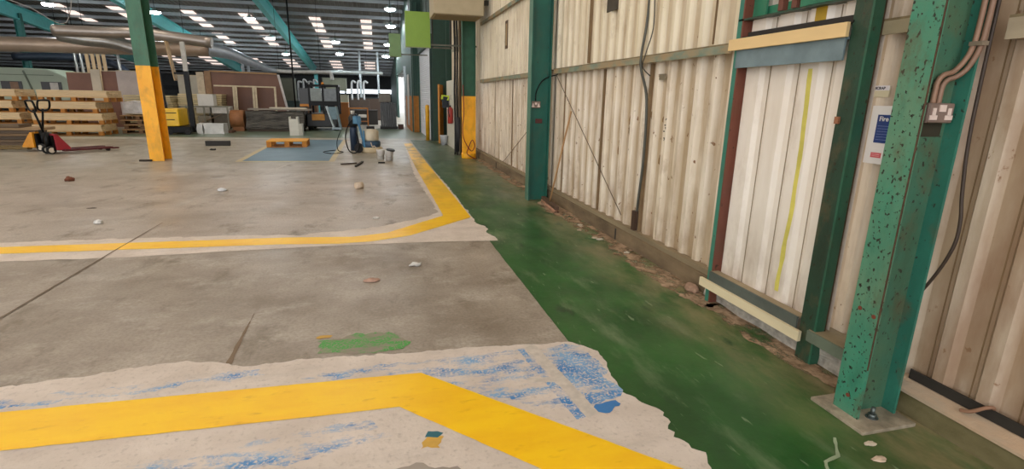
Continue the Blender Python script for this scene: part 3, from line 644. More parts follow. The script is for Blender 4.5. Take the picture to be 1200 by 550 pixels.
# hanging box and green signs
hb = thing('heater_box', 'beige box unit high on wall by yellow-based column', 'heater', (2.03, 13.1, 3.42))
MB().box(-.66, .50, -.45, .5, 0, .95).build('casing', plain('#b8a888', .6, 0, .12, 3), hb, bevel=.015); MB().box(.5, .69, -.05, .05, .3, .4).build('wall_arm', plain('#5b5548', .6), hb); MB().box(-.6, .45, -.4, .45, -.012, 0).build('bottom_panel', plain('#9c8a6b', .6, 0, .15, 3), hb)
def sign(lab, x0, x1, y, z0, z1, m):
    r = thing('hanging_sign', lab, 'sign', ((x0+x1)/2, y, z0)); w = (x1-x0)/2
    MB().box(-w, w, -.03, .03, 0, z1-z0).build('panel', m, r, bevel=.006)
    MB().box(-w-.01, w+.01, -.035, .035, -.02, .0).build('bottom_rail', plain('#8f9a6a', .5), r)
    for x in (-w*.7, w*.7): MB().cyl((x, 0, z1-z0), (x, 0, roofz(y)-z0+.02), .008, n=6).build('hanger', BLACK, r)
    MB().box(w, 2.0-(x0+x1)/2+.7, -.015, .015, .05, .09).build('wall_arm', plain('#6b6a5c', .6), r)
sign('large plain green sign hanging beside the beige box unit', .83, 1.47, 14.5, 2.84, 3.7, plain('#86a83c', .5, 0, .06))
sign('small green sign hanging farther down the walkway', .58, 1.0, 20.5, 3.0, 3.78, plain('#7fa06a', .5, 0, .08))
wf = thing('wall_frame', 'dark steel bracket frame under beige box unit', 'bracket', (2.0, 15.2, 2.9))
MB().bar((-.4, 0, 0), (.75, 0, 0), .04, .04).bar((-.4, 0, .75), (.75, 0, .75), .04, .04).build('rails', plain('#7a7566', .6), wf); MB().bar((-.4, 0, 0), (-.4, 0, .75), .04, .04).bar((.1, 0, 0), (.1, 0, .75), .05, .05).build('uprights', plain('#3c3a34', .6), wf)
MB().bar((.2, -.3, -.1), (.55, .1, .8), .3, .02).build('sloping_sheet', plain('#a8a48e', .6), wf)

# ------------------------------------------------------------------ things on the open floor
def chip(lab, loc, s, hcol, name='rubble_chip', seed=0, group=None):
    tag(MB().lathe([(.7, 0), (1, .25), (.85, .6), (.4, .8)], 9).cut(1).wobble(.35, 1.6, seed).build(name, plain(hcol, .8, 0, .35, 25), loc=loc), lab, 'debris', group).scale = s
chip('brown crumpled clump on the open concrete', (-5.4, 10.95, 0), (.07, .06, .1), '#7a4630', 'clump', 1)
chip('flat pinkish scrap on the nearer concrete slab', (-.1, 4.52, 0), (.075, .05, .025), '#c09a86', 'scrap', 2)
chip('white crumpled scrap right of the pinkish scrap', (.31, 4.88, 0), (.06, .04, .04), '#d5d2cb', 'scrap', 3)
chip('white scrap of paper left of the paper roll', (-2.55, 9.5, 0), (.08, .05, .06), '#e6e6e6', 'scrap', 4)
chip('white scrap near the far yellow line', (-3.38, 7.28, 0), (.05, .04, .06), '#dcdad4', 'scrap', 5)
chip('small white scrap beyond the yellow line bend', (-.06, 7.0, 0), (.05, .04, .03), '#dcd8d2', 'scrap', 6)
chip('thin dark twig on concrete before the column', (-3.9, 8.3, 0), (.07, .02, .012), '#5b5146', 'scrap', 7)
chip('pale paint flake nearest the column base plate', (2.26, 1.67, 0), (.032, .02, .012), '#d8c8b0', 'flake', 8)
chip('larger pale paint flake before the column base plate', (2.2, 1.57, 0), (.04, .022, .012), '#dcc4aa', 'flake', 9)
for k in range(16):
    chip('small chip of rubble lying in the kerb dust', (2.4+.24*random.random(), 3.4+4.2*random.random(), .004), (.02+.025*random.random(), .02+.02*random.random(), .02), random.choice(('#d8cdb8', '#a88a6c', '#8a6a50', '#c9b59a')), 'rubble_chip', k+20, 'rubble chips along the kerb')
chip('brown stone against the foot of red-brown post', (2.6, 3.72, 0), (.05, .09, .07), '#a3826a', 'stone', 44)
pr = thing('paper_roll', 'small cream roll lying on the open concrete', 'roll', (-.34, 9.42, 0), .5)
MB().cyl((-.07, 0, .058), (.06, 0, .058), .058, n=18).build('roll', plain('#dcc7ae', .7), pr); MB().cyl((.055, 0, .058), (.062, 0, .058), .022, n=12).build('core', plain('#5a4636', .9), pr)
tag(MB().bar((-.85, 12.8, .02), (-.5, 12.95, .02), .05, .03).build('stick', wood('#4d4238')), 'dark stick lying flat before the buckets', 'stick')
tag(MB().bar((-.5, 12.35, .02), (-.37, 13.2, .02), .05, .035).build('stick', wood('#38322c')), 'short black bar beside the flat dark stick', 'stick')
bm_ = thing('black_beam', 'black beam offcut lying beyond the free-standing column', 'beam', (-4.76, 17.9, 0))
MB().box(-.34, .34, -.07, .07, 0, .15).build('body', plain('#2b2825', .7), bm_, bevel=.01)
chip('small black block before the black beam', (-4.54, 16.5, 0), (.08, .06, .06), '#2a2826', 'block', 51)

# bucket pair
def bucket(lab, x, y, lid):
    r = thing('bucket', lab, 'bucket', (x, y, 0))
    MB().lathe([(.085, 0), (.10, .22), (.105, .23), (.105, .25), (.09, .25), (.085, .2)], 20).build('body', plain('#d6d2cc', .45, 0, .12), r)
    MB().tube([(-.1, 0, .22), (-.08, -.1, .12), (.02, -.125, .08), (.09, -.06, .14), (.1, 0, .22)], .004).build('handle', SILVER, r)
    if lid: MB().lathe([(.11, .25), (.11, .275), (.1, .285)], 20).build('lid', plain('#222222', .5), r).rotation_euler = (.12, .15, 0)
bucket('white bucket with black lid beside the floor grinder', .28, 13.65, True)
bucket('white paint-splashed bucket nearer the floor grinder', .07, 13.85, False)
tag(MB().tube([(.02, 13.8, .24), (-.08, 13.85, .34), (-.12, 13.95, .3), (-.16, 14.0, .42)], .012).build('stirring_stick', wood('#d8c8b0')), 'pale stick standing in the paint-splashed bucket', 'stick')
tag(MB().box(.0, .16, 13.0, 13.06, 0, .03).build('black_block', BLACK), 'small black block in front of white buckets', 'block')

# floor grinder
g = thing('floor_grinder', 'blue and cream floor grinder with black hoses', 'grinder', (-.28, 15.7, 0))
MB().lathe([(.30, .0), (.32, .03), (.32, .12), (.28, .15)], 28, (.11, 0)).build('grinding_head', plain('#d3c09c', .6), g)
MB().lathe([(.24, .15), (.26, .2), (.26, .3), (.22, .33)], 24, (.11, 0)).build('skirt', plain('#33506a', .45), g)
MB().lathe([(.2, .33), (.22, .38), (.22, .6), (.16, .66), (.05, .67)], 24, (.11, 0)).build('motor', plain('#d9cdb4', .5), g)
MB().box(.0, .22, -.1, .1, .64, .74).build('motor_cap', BLACK, g, bevel=.02)
for y in (-.16, .16): MB().bar((-.06, y, .1), (-.26, y, 1.05), .05, .05).build('frame_bar', plain('#2f6f93', .4), g)
MB().bar((-.27, -.26, 1.06), (-.27, .26, 1.06), .04, .04).build('handlebar', BLACK, g)
MB().box(-.36, -.14, -.14, .14, .8, 1.02).build('control_box', plain('#4f86a6', .4), g, bevel=.02); MB().box(-.2, .02, -.12, .12, .98, 1.06).build('display_cap', plain('#c9c9c4', .4), g, bevel=.015)
MB().box(-.1, -.06, -.2, .2, .12, .62).build('back_plate', plain('#3b7fa6', .4), g)
for y in (-.22, .22): MB().cyl((-.24, y-.03, .12), (-.24, y+.03, .12), .12, n=18).build('wheel', RUBBER, g)
tag(MB().tube([(-.6, 15.7, .95), (-.75, 15.6, .8), (-.86, 15.5, .45), (-.78, 15.4, .08), (-.6, 15.3, .02), (-.5, 15.4, .2), (-.55, 15.5, .6)], .016, 10).build('vacuum_hose', BLACK), 'black hose looping left of the floor grinder', 'hose')
tag(MB().tube([(-1.0, 15.95, .6), (-1.12, 15.9, .3), (-1.1, 15.8, .05), (-.95, 15.6, .012), (-1.2, 15.2, .012), (-1.5, 15.7, .012), (-1.2, 16.2, .012)], .011, 8).build('power_cable', BLACK), 'black cable lying in loops behind the floor grinder', 'cable')
vc = thing('vacuum_unit', 'dark upright vacuum unit behind the floor grinder', 'vacuum', (-.66, 16.2, 0))
MB().lathe([(.11, 0.0), (.11, .62), (.1, .7)], 18).build('drum', plain('#22344a', .45), vc); MB().lathe([(.13, .7), (.13, .95), (.08, 1.05)], 18).build('filter_head', plain('#1f2022', .5), vc); MB().lathe([(.05, 1.05), (.06, 1.15)], 10).build('cap', plain('#cfcac0', .5), vc)

# pallets
def pallet(name, label, loc, rz, h1, h2, w=1.2, d=1.0, hh=.15, group=None):
    r = thing(name, label, 'pallet', loc, rz, group)
    b = MB(); n = 7
    for i in range(n): b.box(-w/2, w/2, -d/2+i*d/n, -d/2+(i+.86)*d/n, hh-.03, hh)
    b.build('deck', wood(h1, (.2, 1, 1), .2), r)
    for x in (-w/2+.07, 0, w/2-.07):
        for y in (-d/2+.07, 0, d/2-.07): MB().box(x-.07, x+.07, y-.06, y+.06, .02, hh-.03).build('block', wood(h2, (1, 1, 1), .3), r)
    b = MB()
    for y in (-d/2+.07, 0, d/2-.07): b.box(-w/2, w/2, y-.06, y+.06, 0, .02)
    b.build('base_boards', wood(h2, (.2, 1, 1), .3), r)
    return r
pallet('pallet', 'single orange-tan pallet lying in the blue bay', (-2.7, 17.75, 0), .03, '#eba83c', '#c9802a', 1.15, 1.0, .2)
pk = pallet('loaded_pallet', 'x', (-10.6, 22.6, 0), 0, '#dcb47e', '#b8782c', 2.1, 1.2, .17)
b = MB()
for k in range(4):
    for j in range(6): b.box(-1.06+.02*random.random(), 1.06-.03*random.random(), -.62+j*.2, -.62+(j+.96)*.2, .172+k*.055, .172+k*.055+.05)
b.build('board_load', wood('#dcc096', (.15, 1, 1), .2), pk); pk['label'] = 'bottom timber-laden pallet of stack behind pallet trucks'
for k, lab in enumerate(('second timber-laden pallet from floor behind pallet trucks', 'third timber-laden pallet from floor behind pallet trucks', 'top timber-laden pallet of stack behind pallet trucks')):
    dup(pk, (-10.6+(.06, -.05, .3)[k], 22.6+.04*k, .395*(k+1)), (0.02, -.02, .01)[k], lab)
for k, lab in enumerate(('bottom laden pallet of stack cut off by photo edge', 'second laden pallet of stack cut off by photo edge', 'third laden pallet of stack cut off by photo edge', 'top laden pallet of stack cut off by photo edge')):
    dup(pk, (-13.2+(.0, .1, -.1, .05)[k], 22.9, .395*k), (0.03, -.02, .01, .02)[k], lab)
for k in range(7):
    w = (2.2, 2.5, 2.0, 2.4, 2.2, 2.3, 1.8)[k]
    tag(MB().box(-w/2, w/2, -.3, .3, 0, .075).wobble(.012, 2, k).build('old_plank', wood(('#5d4a38', '#7a6248', '#4a3d30', '#8a6d4c', '#5b4a3a', '#a58660', '#6a563f')[k], (.15, 1, 1), .35), loc=(-10.9+.15*(k % 3), 18.6+.05*(k % 2), .085*k)), 'weathered plank in the dark heap behind the yellow pallet truck', 'plank', 'dark plank heap')
lp = pallet('broken_pallet', 'broken brown pallet right of the timber-laden stack', (-8.85, 23.7, 0), .1, '#b98f60', '#7a5a3a', 1.2, 1.0, .16)
for k, lab in enumerate(('second broken pallet right of the timber-laden stack', 'third broken pallet right of the timber-laden stack', 'top broken pallet under the white wrapped bundle')):
    dup(lp, (-8.85+(.1, -.05, .05)[k], 23.7, .17*(k+1)+.004*(k+1)), (.05, .2, -.1)[k], lab)
tag(MB().box(-.6, .6, -.5, .5, 0, .42).cut(5).wobble(.1, 2.2).build('wrapped_bundle', plain('#cfc9c6', .35), loc=(-8.7, 23.7, .76)), 'white wrapped bundle on the broken pallets', 'bundle')
bd0 = None
for k in range(16):
    if bd0 is None:
        o = bd0 = MB().box(-.85, .85, -.6, .6, 0, .07).build('board', wood('#d9c79c', (.15, 1, 1), .25)); tag(o, 'pale board in neat stack just left of the yellow column', 'board', 'pale board stack by column')
    else: o = bd0.copy(); COL.objects.link(o)
    o.location = (-9.15+random.uniform(-.05, .05), 25.9, .09*k)
for k in range(17):
    o = bd0.copy(); COL.objects.link(o); o['label'] = 'pale board in the stack behind the yellow stacker truck'; o['group'] = 'pale board stack behind stacker'
    o.location = (-7.35+random.uniform(-.04, .04), 26.4, .09*k)

# pallet trucks
def jack(lab, loc, rz, body, fork):
    r = thing('pallet_truck', lab, 'pallet truck', loc, rz)   # forks along +x
    for y in (-.2, .2):
        f = MB().box(.05, 1.15, y-.08, y+.08, .06, .11); f.box(1.15, 1.3, y-.06, y+.06, .05, .085)
        f.build('fork', fork, r); MB().cyl((1.05, y-.05, .04), (1.05, y+.05, .04), .04, n=12).build('fork_roller', RUBBER, r)
    MB().prism([(-.08, .1), (.2, .1), (.22, .14), (-.03, .5), (-.09, .5)], 'Y', -.22, .22).build('chassis', body, r, bevel=.01); MB().box(-.13, -.085, -.16, .16, .08, .46).build('rear_plate', BLACK, r)
    MB().cyl((-.17, 0, .12), (-.17, 0, .55), .06, n=14).build('pump', BLACK, r)
    for y in (-.11, .11):
        w = MB().cyl((-.17, y-.035, .1), (-.17, y+.035, .1), .1, n=20).build('steer_wheel', RUBBER, r)
        MB().cyl((-.17, y-.04, .1), (-.17, y+.04, .1), .065, n=16).build('hub', plain('#d8ccb8', .5), w)
    MB().cyl((-.2, 0, .5), (-.32, 0, 1.1), .025, n=10).build('tiller', BLACK, r)
    MB().tube([(-.32, 0, 1.04), (-.33, -.13, 1.07), (-.345, -.19, 1.13), (-.37, -.19, 1.27), (-.38, -.13, 1.31), (-.38, .13, 1.31), (-.37, .19, 1.27), (-.345, .19, 1.13), (-.33, .13, 1.07), (-.32, 0, 1.04)], .024, 8).build('handle_loop', BLACK, r)
    return r
jack('red pallet truck with black handle standing nearest', (-7.98, 15.9, 0), .85, plain('#9e2b35', .4), plain('#5a2228', .5))
jk = jack('yellow pallet truck half hidden behind the red one', (-8.75, 16.6, 0), 2.95, plain('#e0951c', .4), plain('#6b5526', .5))

# stacker truck behind the column
st = thing('stacker_truck', 'yellow and black stacker truck behind free-standing column', 'truck', (-7.35, 23.1, 0))
MB().box(-.35, .46, -.5, .6, .06, .32).build('chassis', BLACK, st, bevel=.03)
MB().box(-.45, .12, -.55, .5, .32, .97).build('body', plain('#f0bf22', .4, 0, .1), st, bevel=.03)
MB().box(-.38, .06, -.556, -.55, .8, .83).build('vent_slot', BLACK, st); MB().box(-.3, -.02, -.556, -.55, .55, .58).build('vent_slot', BLACK, st)
MB().bar((-.42, -.1, .95), (-.5, -.1, 2.45), .12, .1).build('guard_post', BLACK, st)
MB().bar((.44, -.1, .2), (.44, -.1, 2.35), .16, .14).build('mast', BLACK, st); MB().bar((.44, -.1, 2.35), (.44, -.1, 3.4), .14, .12).build('inner_mast', plain('#b5b1a8', .5, .2), st)
MB().bar((-.5, -.1, 2.3), (.44, -.1, 2.25), .08, .06).build('guard_rail', BLACK, st)
MB().bar((.05, -.05, 2.0), (-.1, -.05, 3.4), .3, .04).build('side_plate', plain('#b59870', .6), st)
for x in (-.25, .35): MB().cyl((x, -.52, .1), (x, -.4, .1), .1, n=16).build('wheel', RUBBER, st)

# caravan shell and panels
cs = thing('caravan_shell', 'pale green caravan shell with two small windows', 'caravan', (-16, 30, 0))
pf = [(-5, .7), (2.3, .7), (2.55, 1.2), (2.4, 1.7), (1.9, 2.2), (1.3, 2.5), (-5, 2.6)]
MB().prism(pf, 'Y', -.2, 2.0).build('body', plain('#a3ad98', .5, 0, .1, 1.2), cs, bevel=.05)
for x, c1 in ((-.55, '#8a6a52'), (1.0, '#cfc8c0')):
    w = MB().box(x-.05, x+.75, -.235, -.2, 1.52, 1.92).build('window', plain('#2b2622', .4), cs)
    MB().box(x+.3, x+.62, -.245, -.235, 1.54, 1.89).build('blind', plain(c1, .6), w)
MB().bar((.35, -.23, 2.4), (.7, -.23, 1.0), .06, .05).build('strap', plain('#6b7264', .7), cs)
MB().box(-5, 1.5, -.22, -.2, 2.2, 2.23).build('trim_line', plain('#6f7a68', .6), cs)
for k in range(4): MB().box(-4+k*1.9, -3.8+k*1.9, 0, .2, 0, .7).build('stand', plain('#4a3d30', .8), cs)
for lab, x0, x1, y, z1, c in (('brown board upright right of the caravan shell', -12.9, -12.0, 27.4, 2.3, '#7d5646'), ('slim cream board upright left of grey-beige panel', -11.95, -11.6, 27.3, 2.45, '#c9bba6'), ('small brown board between the cream board and grey-beige panel', -11.6, -11.0, 27.45, 2.4, '#7f5543'), ('large grey-beige panel left of the yellow column', -11.0, -9.6, 27.35, 2.42, '#b9aba4'), ('grey-beige panel seen right of the yellow column', -8.6, -7.7, 27.3, 2.3, '#a8a294'), ('dark brown panel behind the pale board stack', -7.7, -6.95, 27.35, 2.35, '#6d4534')):
    r = thing('sheet_panel', lab, 'panel', ((x0+x1)/2, y, 0)); w = (x1-x0)/2
    MB().box(-w, w, 0, .04, 0, z1).build('sheet', plain(c, .6, 0, .15, 2), r, rot=(-.03, 0, 0)); MB().box(-w, w, -.01, .05, z1, z1+.03).build('edge_strip', plain('#c8b695', .6), r, rot=(-.03, 0, 0))
# large leaning brown panel and frames
lp = thing('leaning_panel', 'large dark brown panel with pale edge behind wrapped stack', 'panel', (-5.6, 26.6, 0))
MB().prism([(-1.45, .05), (1.75, .05), (1.35, 2.38), (1.25, 2.45), (-1.45, 2.5)], 'Y', 0, .06).build('sheet', plain('#6f4935', .5, 0, .25, 1.2), lp)
MB().bar((1.78, -.03, .05), (1.36, -.03, 2.42), .1, .08).build('side_trim', plain('#cfc8c4', .5), lp); MB().bar((-1.45, -.03, 2.5), (1.3, -.03, 2.45), .06, .06).build('top_trim', plain('#a88357', .6), lp)
MB().bar((-1.55, -.03, .05), (-1.55, -.03, 2.5), .25, .05).build('side_board', plain('#8a6a4a', .6), lp)
MB().bar((-1.85, -.03, .05), (-1.85, -.03, 2.45), .28, .06).build('cream_stile', plain('#bdae96', .6), lp)
fr = thing('stud_panel', 'cream timber stud panel leaning before dark brown panel', 'panel', (-5.5, 25.85, 0))
for x, n in ((-.55, 'stud'), (-.45, 'stud'), (.25, 'stud'), (.35, 'stud'), (1.15, 'stud')): MB().bar((x, 0, 0), (x-.02, .35, 1.85), .08, .05).build('stud', plain('#c9bb9c', .6), fr)
MB().bar((-1.35, .35, 1.88), (1.17, .35, 1.86), .06, .06).build('top_rail', plain('#cdbfa0', .6), fr); MB().bar((-.6, 0, .05), (1.2, 0, .05), .06, .06).build('bottom_rail', plain('#cdbfa0', .6), fr)
tag(MB().cyl((-6.0, 25.0, .5), (-5.46, 25.0, .5), .38, n=24).box(-5.95, -5.5, 24.8, 25.2, 0, .3).build('brown_roll', plain('#a06b43', .6)), 'brown roll between steel cage and wrapped stack', 'roll')
# steel cage with boxes
cg = thing('steel_cage', 'grey steel stillage holding boxes and offcuts', 'stillage', (-7.0, 25.3, 0))
for x in (-.9, .0, .9):
    for y in (-.4, .4): MB().bar((x, y, 0), (x, y, 1.0), .06, .06).build('post', plain('#8d8a7c', .6), cg)
for y in (-.4, .4): MB().bar((-.93, y, 1.0), (.93, y, 1.0), .06, .05).build('top_rail', plain('#8d8a7c', .6), cg)
MB().box(-.93, .93, -.42, .42, .1, .15).build('tray', plain('#6d685c', .7), cg)
for k in range(4): tag(MB().bar((-7.6+k*.14, 24.95+.05*k, .2+.05*k), (-6.7+k*.12, 25.3-.02*k, .55+.06*k), .16, .02).build('offcut', wood('#9c8468', (1, 1, 1), .3)), 'brown board offcut tilted in the steel stillage', 'offcut', 'offcuts in stillage')
tag(MB().box(-.35, .35, -.3, .3, 0, .26).build('carton', plain('#d5d1ca', .6), loc=(-6.4, 25.35, .72), bevel=.01), 'white carton inside the steel stillage', 'carton')
tag(MB().box(-.3, .3, -.25, .25, 0, .48).build('carton', plain('#d8d5cf', .6, 0, .1), loc=(-6.95, 25.35, 1.03), bevel=.01), 'white carton stood on top of the steel stillage', 'carton')
tag(MB().box(-.26, .26, -.2, .2, 0, .3).build('carton', plain('#cbc6bd', .6), loc=(-7.1, 25.35, .72), bevel=.01), 'grey-white carton in the middle of steel stillage', 'carton')
tag(MB().box(-.25, .25, -.2, .2, 0, .46).build('support_block', plain('#9c9484', .7), loc=(-7.1, 25.4, .15)), 'beige block under the grey-white carton in stillage', 'block')
tag(MB().box(-.33, .33, -.22, .22, 0, .57).build('crate', plain('#6f675a', .7), loc=(-6.4, 25.4, .15)), 'dull brown crate under the white carton in stillage', 'crate')
for k, (x, w, lab) in enumerate(((-6.2, .36, 'larger white wrapped pack on the floor before stillage'), (-6.68, .11, 'smaller white wrapped pack at left of the larger'))):
    tag(MB().box(-w, w, -.3, .3, 0, .4).cut(4).wobble(.05, 3, k).build('wrapped_pack', plain('#d9d8d6', .4, 0, .15), loc=(x, 23.3, 0)), lab, 'pack')
tag(MB().box(-6.3, -5.7, 23.6, 24.2, 0, .08).build('flat_board', wood('#6b4a38')), 'brown board under end of larger wrapped pack', 'board')

# shrink-wrapped stack with boards on top
ws = thing('wrapped_stack', 'grey plastic-wrapped stack on a low pallet', 'stack', (-4.2, 25.0, 0))
t = NT('grey_plastic_wrap', .22); c = t.mix(t.noise(3, .4, .62, (.4, 1, 2), 7), '#211e1b', '#5a554d'); t.bump(t.noise(5, .3, .7, (.4, 1, 2.2), 6), .8, .05)
MB().box(-1.15, 1.15, -.5, .5, .1, .85).cut(6).wobble(.05, 2.5).build('wrapped_load', t.col(c), ws)
MB().box(-1.1, 1.1, -.45, .45, 0, .1).build('pallet_base', wood('#4a3b2e'), ws)
tag(MB().box(-1.25, 1.25, -.35, .35, 0, .06).build('long_board', plain('#8a8074', .5), loc=(-4.0, 24.9, .9)), 'long grey board lying over the wrapped stack', 'board')
tag(MB().box(-.75, .75, -.2, .2, 0, .05).build('long_board', plain('#cfc6b2', .5), loc=(-3.65, 24.8, .965)), 'shorter pale board topmost on the wrapped stack', 'board')
wc = thing('white_cabinet', 'small white cabinet standing alone before the wrapped stack', 'cabinet', (-3.1, 22.4, 0))
MB().box(-.21, .12, -.2, .2, 0, .62).build('body', plain('#d8d5ca', .5, 0, .08), wc); MB().box(.12, .26, -.2, .2, 0, .45).build('side_section', plain('#c4c0b4', .5), wc)
MB().box(-.21, -.17, -.2, .2, .62, .72).build('corner_tab', plain('#d8d5ca', .5), wc); MB().box(.06, .12, -.2, .2, .62, .72).build('corner_tab', plain('#d8d5ca', .5), wc)

# forklift
fk = thing('forklift', 'black forklift with open cab, amber trim and pale seat', 'forklift', (-2.35, 26.0, 0))
MB().box(-.7, .62, -.6, 1.3, .15, .75).build('chassis', plain('#101011', .4), fk, bevel=.05)
MB().box(-.45, .1, -.64, -.55, .45, .72).build('front_cover', plain('#c98a2a', .5), fk, bevel=.02)
for x in (-.5, .08, .7):
    for y in (-.5, .7): MB().bar((x, y, .7), (x, y, 1.95), .09, .08).build('cab_post', BLACK, fk)
MB().box(-.56, .76, -.58, .8, 1.93, 2.02).build('overhead_guard', BLACK, fk, bevel=.02)
MB().box(-.45, .03, -.52, -.5, 1.3, 1.85).build('cab_window', plain('#6d756d', .2), fk); MB().box(.13, .66, -.52, -.5, 1.3, 1.85).build('cab_window', plain('#565c5c', .2), fk)
MB().box(-.55, .75, -.53, -.45, 1.1, 1.3).build('dashboard', BLACK, fk)
MB().lathe([(.06, 2.02), (.06, 2.1), (.03, 2.13)], 12, (.05, 0)).build('beacon', plain('#e08a20', .4), fk)
for y in (0,):
    MB().bar((.2, -.62, 1.08), (.5, -.72, .08), .12, .06).build('mast_rail', plain('#b9c3c6', .4, .3), fk); MB().bar((.62, -.62, 1.08), (.78, -.72, .08), .1, .06).build('mast_rail', plain('#8fa3ab', .4, .3), fk)
MB().box(.3, .62, -.66, -.6, .5, 1.05).build('mast_plate', plain('#6f8790', .4, .2), fk); MB().box(.4, .78, -.78, -.6, .06, .14).build('mast_foot', plain('#a9bcc8', .4), fk)
for x in (-.55, .55): MB().cyl((x-.1, -.3, .25), (x+.1, -.3, .25), .25, n=18).build('wheel', RUBBER, fk); MB().cyl((x-.1, 1.0, .25), (x+.1, 1.0, .25), .25, n=18).build('wheel', RUBBER, fk)
MB().box(-.95, -.56, -.3, .5, 1.05, 1.16).build('side_trim', plain('#d98c2c', .5), fk); MB().box(-.95, -.72, -.28, .4, .15, 1.05).build('side_box', plain('#2a211c', .6), fk)
MB().box(-.95, -.55, -.3, -.26, 1.16, 1.85).build('side_screen', plain('#22221f', .3), fk)

# items past the forklift
def rackbox(name, lab, cat, x0, x1, y, z0, z1, c, d=.6, frame=None):
    r = thing(name, lab, cat, ((x0+x1)/2, y, z0)); w = (x1-x0)/2
    MB().box(-w, w, 0, d, 0, z1-z0).build('body', plain(c, .6, 0, .2, 2), r, bevel=.015)
    MB().box(-w-.02, w+.02, -.02, d+.02, z1-z0, z1-z0+.04).build('top_edge', plain(frame or c, .6), r); return r
rackbox('metal_cabinet', 'tall grey-green cabinet left of the forklift', 'cabinet', -4.8, -4.1, 30.5, 0, 2.35, '#6a6e60')
rackbox('teal_crate', 'dark teal crate before tall grey-green cabinet', 'crate', -4.4, -3.7, 29.6, 0, 1.2, '#35494b')
rackbox('wooden_crate', 'brown crate stack between teal crate and forklift', 'crate', -3.65, -2.9, 29.0, 0, 1.05, '#7a5940')
cb = rackbox('control_cabinet', 'grey-green cabinet raised on legs above the forklift', 'cabinet', -3.0, -1.65, 34, 1.8, 2.52, '#8d9180')
for x in (-.6, .6): MB().box(x-.05, x+.05, .1, .2, -1.8, 0).build('leg', plain('#55584e', .6), cb)
rackbox('pale_cabinet', 'pale grey-green carton behind orange shelving', 'cabinet', -2.1, -1.4, 30, 0, 1.55, '#b4b5a0')
rackbox('orange_cabinet', 'orange-brown shelving unit right of the forklift', 'shelving', -1.95, -1.32, 28, 0, 1.18, '#a86a30', .6, '#d0853a')
of = thing('safety_barrier', 'open orange steel barrier right of orange-brown shelving', 'barrier', (-.85, 28, 0))
for x in (-.45, .45): MB().bar((x, 0, 0), (x, 0, .95), .06, .06).build('post', plain('#cf8232', .5), of)
MB().bar((-.48, 0, .95), (.48, 0, .95), .06, .06).build('top_rail', plain('#d98c3a', .5), of); MB().bar((-.48, 0, .3), (.48, 0, .3), .05, .05).build('low_rail', plain('#b87430', .5), of)
rackbox('dark_stack', 'long dark brown stack behind the orange barrier', 'stack', -1.8, .35, 36, 0, 1.4, '#4f3d31', .8, '#3a4a4c')
rackbox('dark_stack', 'low black stack behind the orange barrier legs', 'stack', -1.2, .1, 30.5, 0, .75, '#2c2926', .8)
sk = thing('wrapped_stack', 'tall dark wrapped stack standing near the daylight opening', 'stack', (.6, 27.1, 0))
b = MB()
for k in range(7): b.box(-.38+k*.11, -.38+k*.11+.095, -.4, .4, .12, 1.22+.03*(k % 3))
b.build('panels', plain('#4f5254', .4, 0, .35, 6), sk); MB().box(-.42, .42, -.45, .45, 0, .12).build('pallet_base', plain('#2a2c2e', .7), sk)
tag(MB().box(-.28, .28, -.3, .3, 0, .42).build('carton', plain('#837c74', .6), loc=(.45, 27.1, 1.285), bevel=.01), 'grey-brown carton on top of tall dark wrapped stack', 'carton')
tag(MB().box(1.05, 1.3, 26.6, 27.2, 0, .22).build('low_block', plain('#4a2f28', .7)), 'low dark red block beside tall dark wrapped stack', 'block')

# overhead ducts, pipes and hangers
def duct(lab, pts, r, m, name='air_duct', n=16):
    t_ = thing(name, lab, 'duct', (0, 0, 0)); MB().tube(pts, r, n).build('pipe', m, t_)
    return t_
DUCT = plain('#a49a92', .35, .6, .2, .8)
d = duct('upper silver duct above the caravan shell', [(-11.5, 24.2, 3.72), (-10, 24.2, 3.72), (-8.5, 24.2, 3.74), (-6.2, 24.2, 3.5), ], .21, DUCT)
for x in (-10.9, -9.0): MB().cyl((x, 24.2, 3.9), (x, 24.2, roofz(24.2)+.02), .01, n=5).build('hanger', BLACK, d)
d = duct('fat beige duct running level behind the yellow column', [(-19, 28, 3.3), (-15, 28, 3.42), (-11, 28, 3.45), (-7.3, 28, 3.5)], .31, plain('#b59f8c', .4, .35, .2, .8))
MB().tube([(-7.3, 28, 3.5), (-6.5, 28.1, 3.36), (-5.7, 28.3, 3.02), (-5.0, 28.55, 2.74), (-4.6, 28.6, 2.67)], (.32, .09), 16).build('tapered_bend', plain('#aab4c0', .35, .4, .15), d)
for x in (-13.2, -8.3): MB().cyl((x, 28, 3.7), (x, 28, roofz(28)+.02), .01, n=5).build('hanger', BLACK, d)
d = duct('curved silver duct dropping left of the yellow column', [(-12.4, 26.5, 3.75), (-11.5, 26.4, 3.6), (-10.4, 26.3, 3.5), (-9.2, 26.2, 3.15)], .25, SILVER)
MB().cyl((-11.5, 26.4, 3.8), (-11.5, 26.4, roofz(26.4)+.02), .01, n=5).build('hanger', BLACK, d)
d = duct('thin pale pipe continuing right over the forklift', [(-4.6, 28.6, 2.67), (-4, 28.6, 2.64), (-2.9, 28.6, 2.66), (-2.3, 28.6, 2.66), (-2.1, 28.6, 2.62), (-2.05, 28.6, 2.3)], .085, plain('#c9c9c6', .4, .2))
for x in (-4.5, -2.6): MB().cyl((x, 28.6, 2.66), (x, 28.6, roofz(28.6)+.02), .008, n=5).build('hanger', BLACK, d)
d = duct('long pale pipe running level to the far right', [(-5.5, 39, 3.02), (-2, 39, 3.1), (.6, 39, 3.1)], .1, plain('#c9d2d2', .4, .2))
for x in (-3.5, -.5): MB().cyl((x, 39, 3.1), (x, 39, roofz(39)+.02), .008, n=5).build('hanger', BLACK, d)
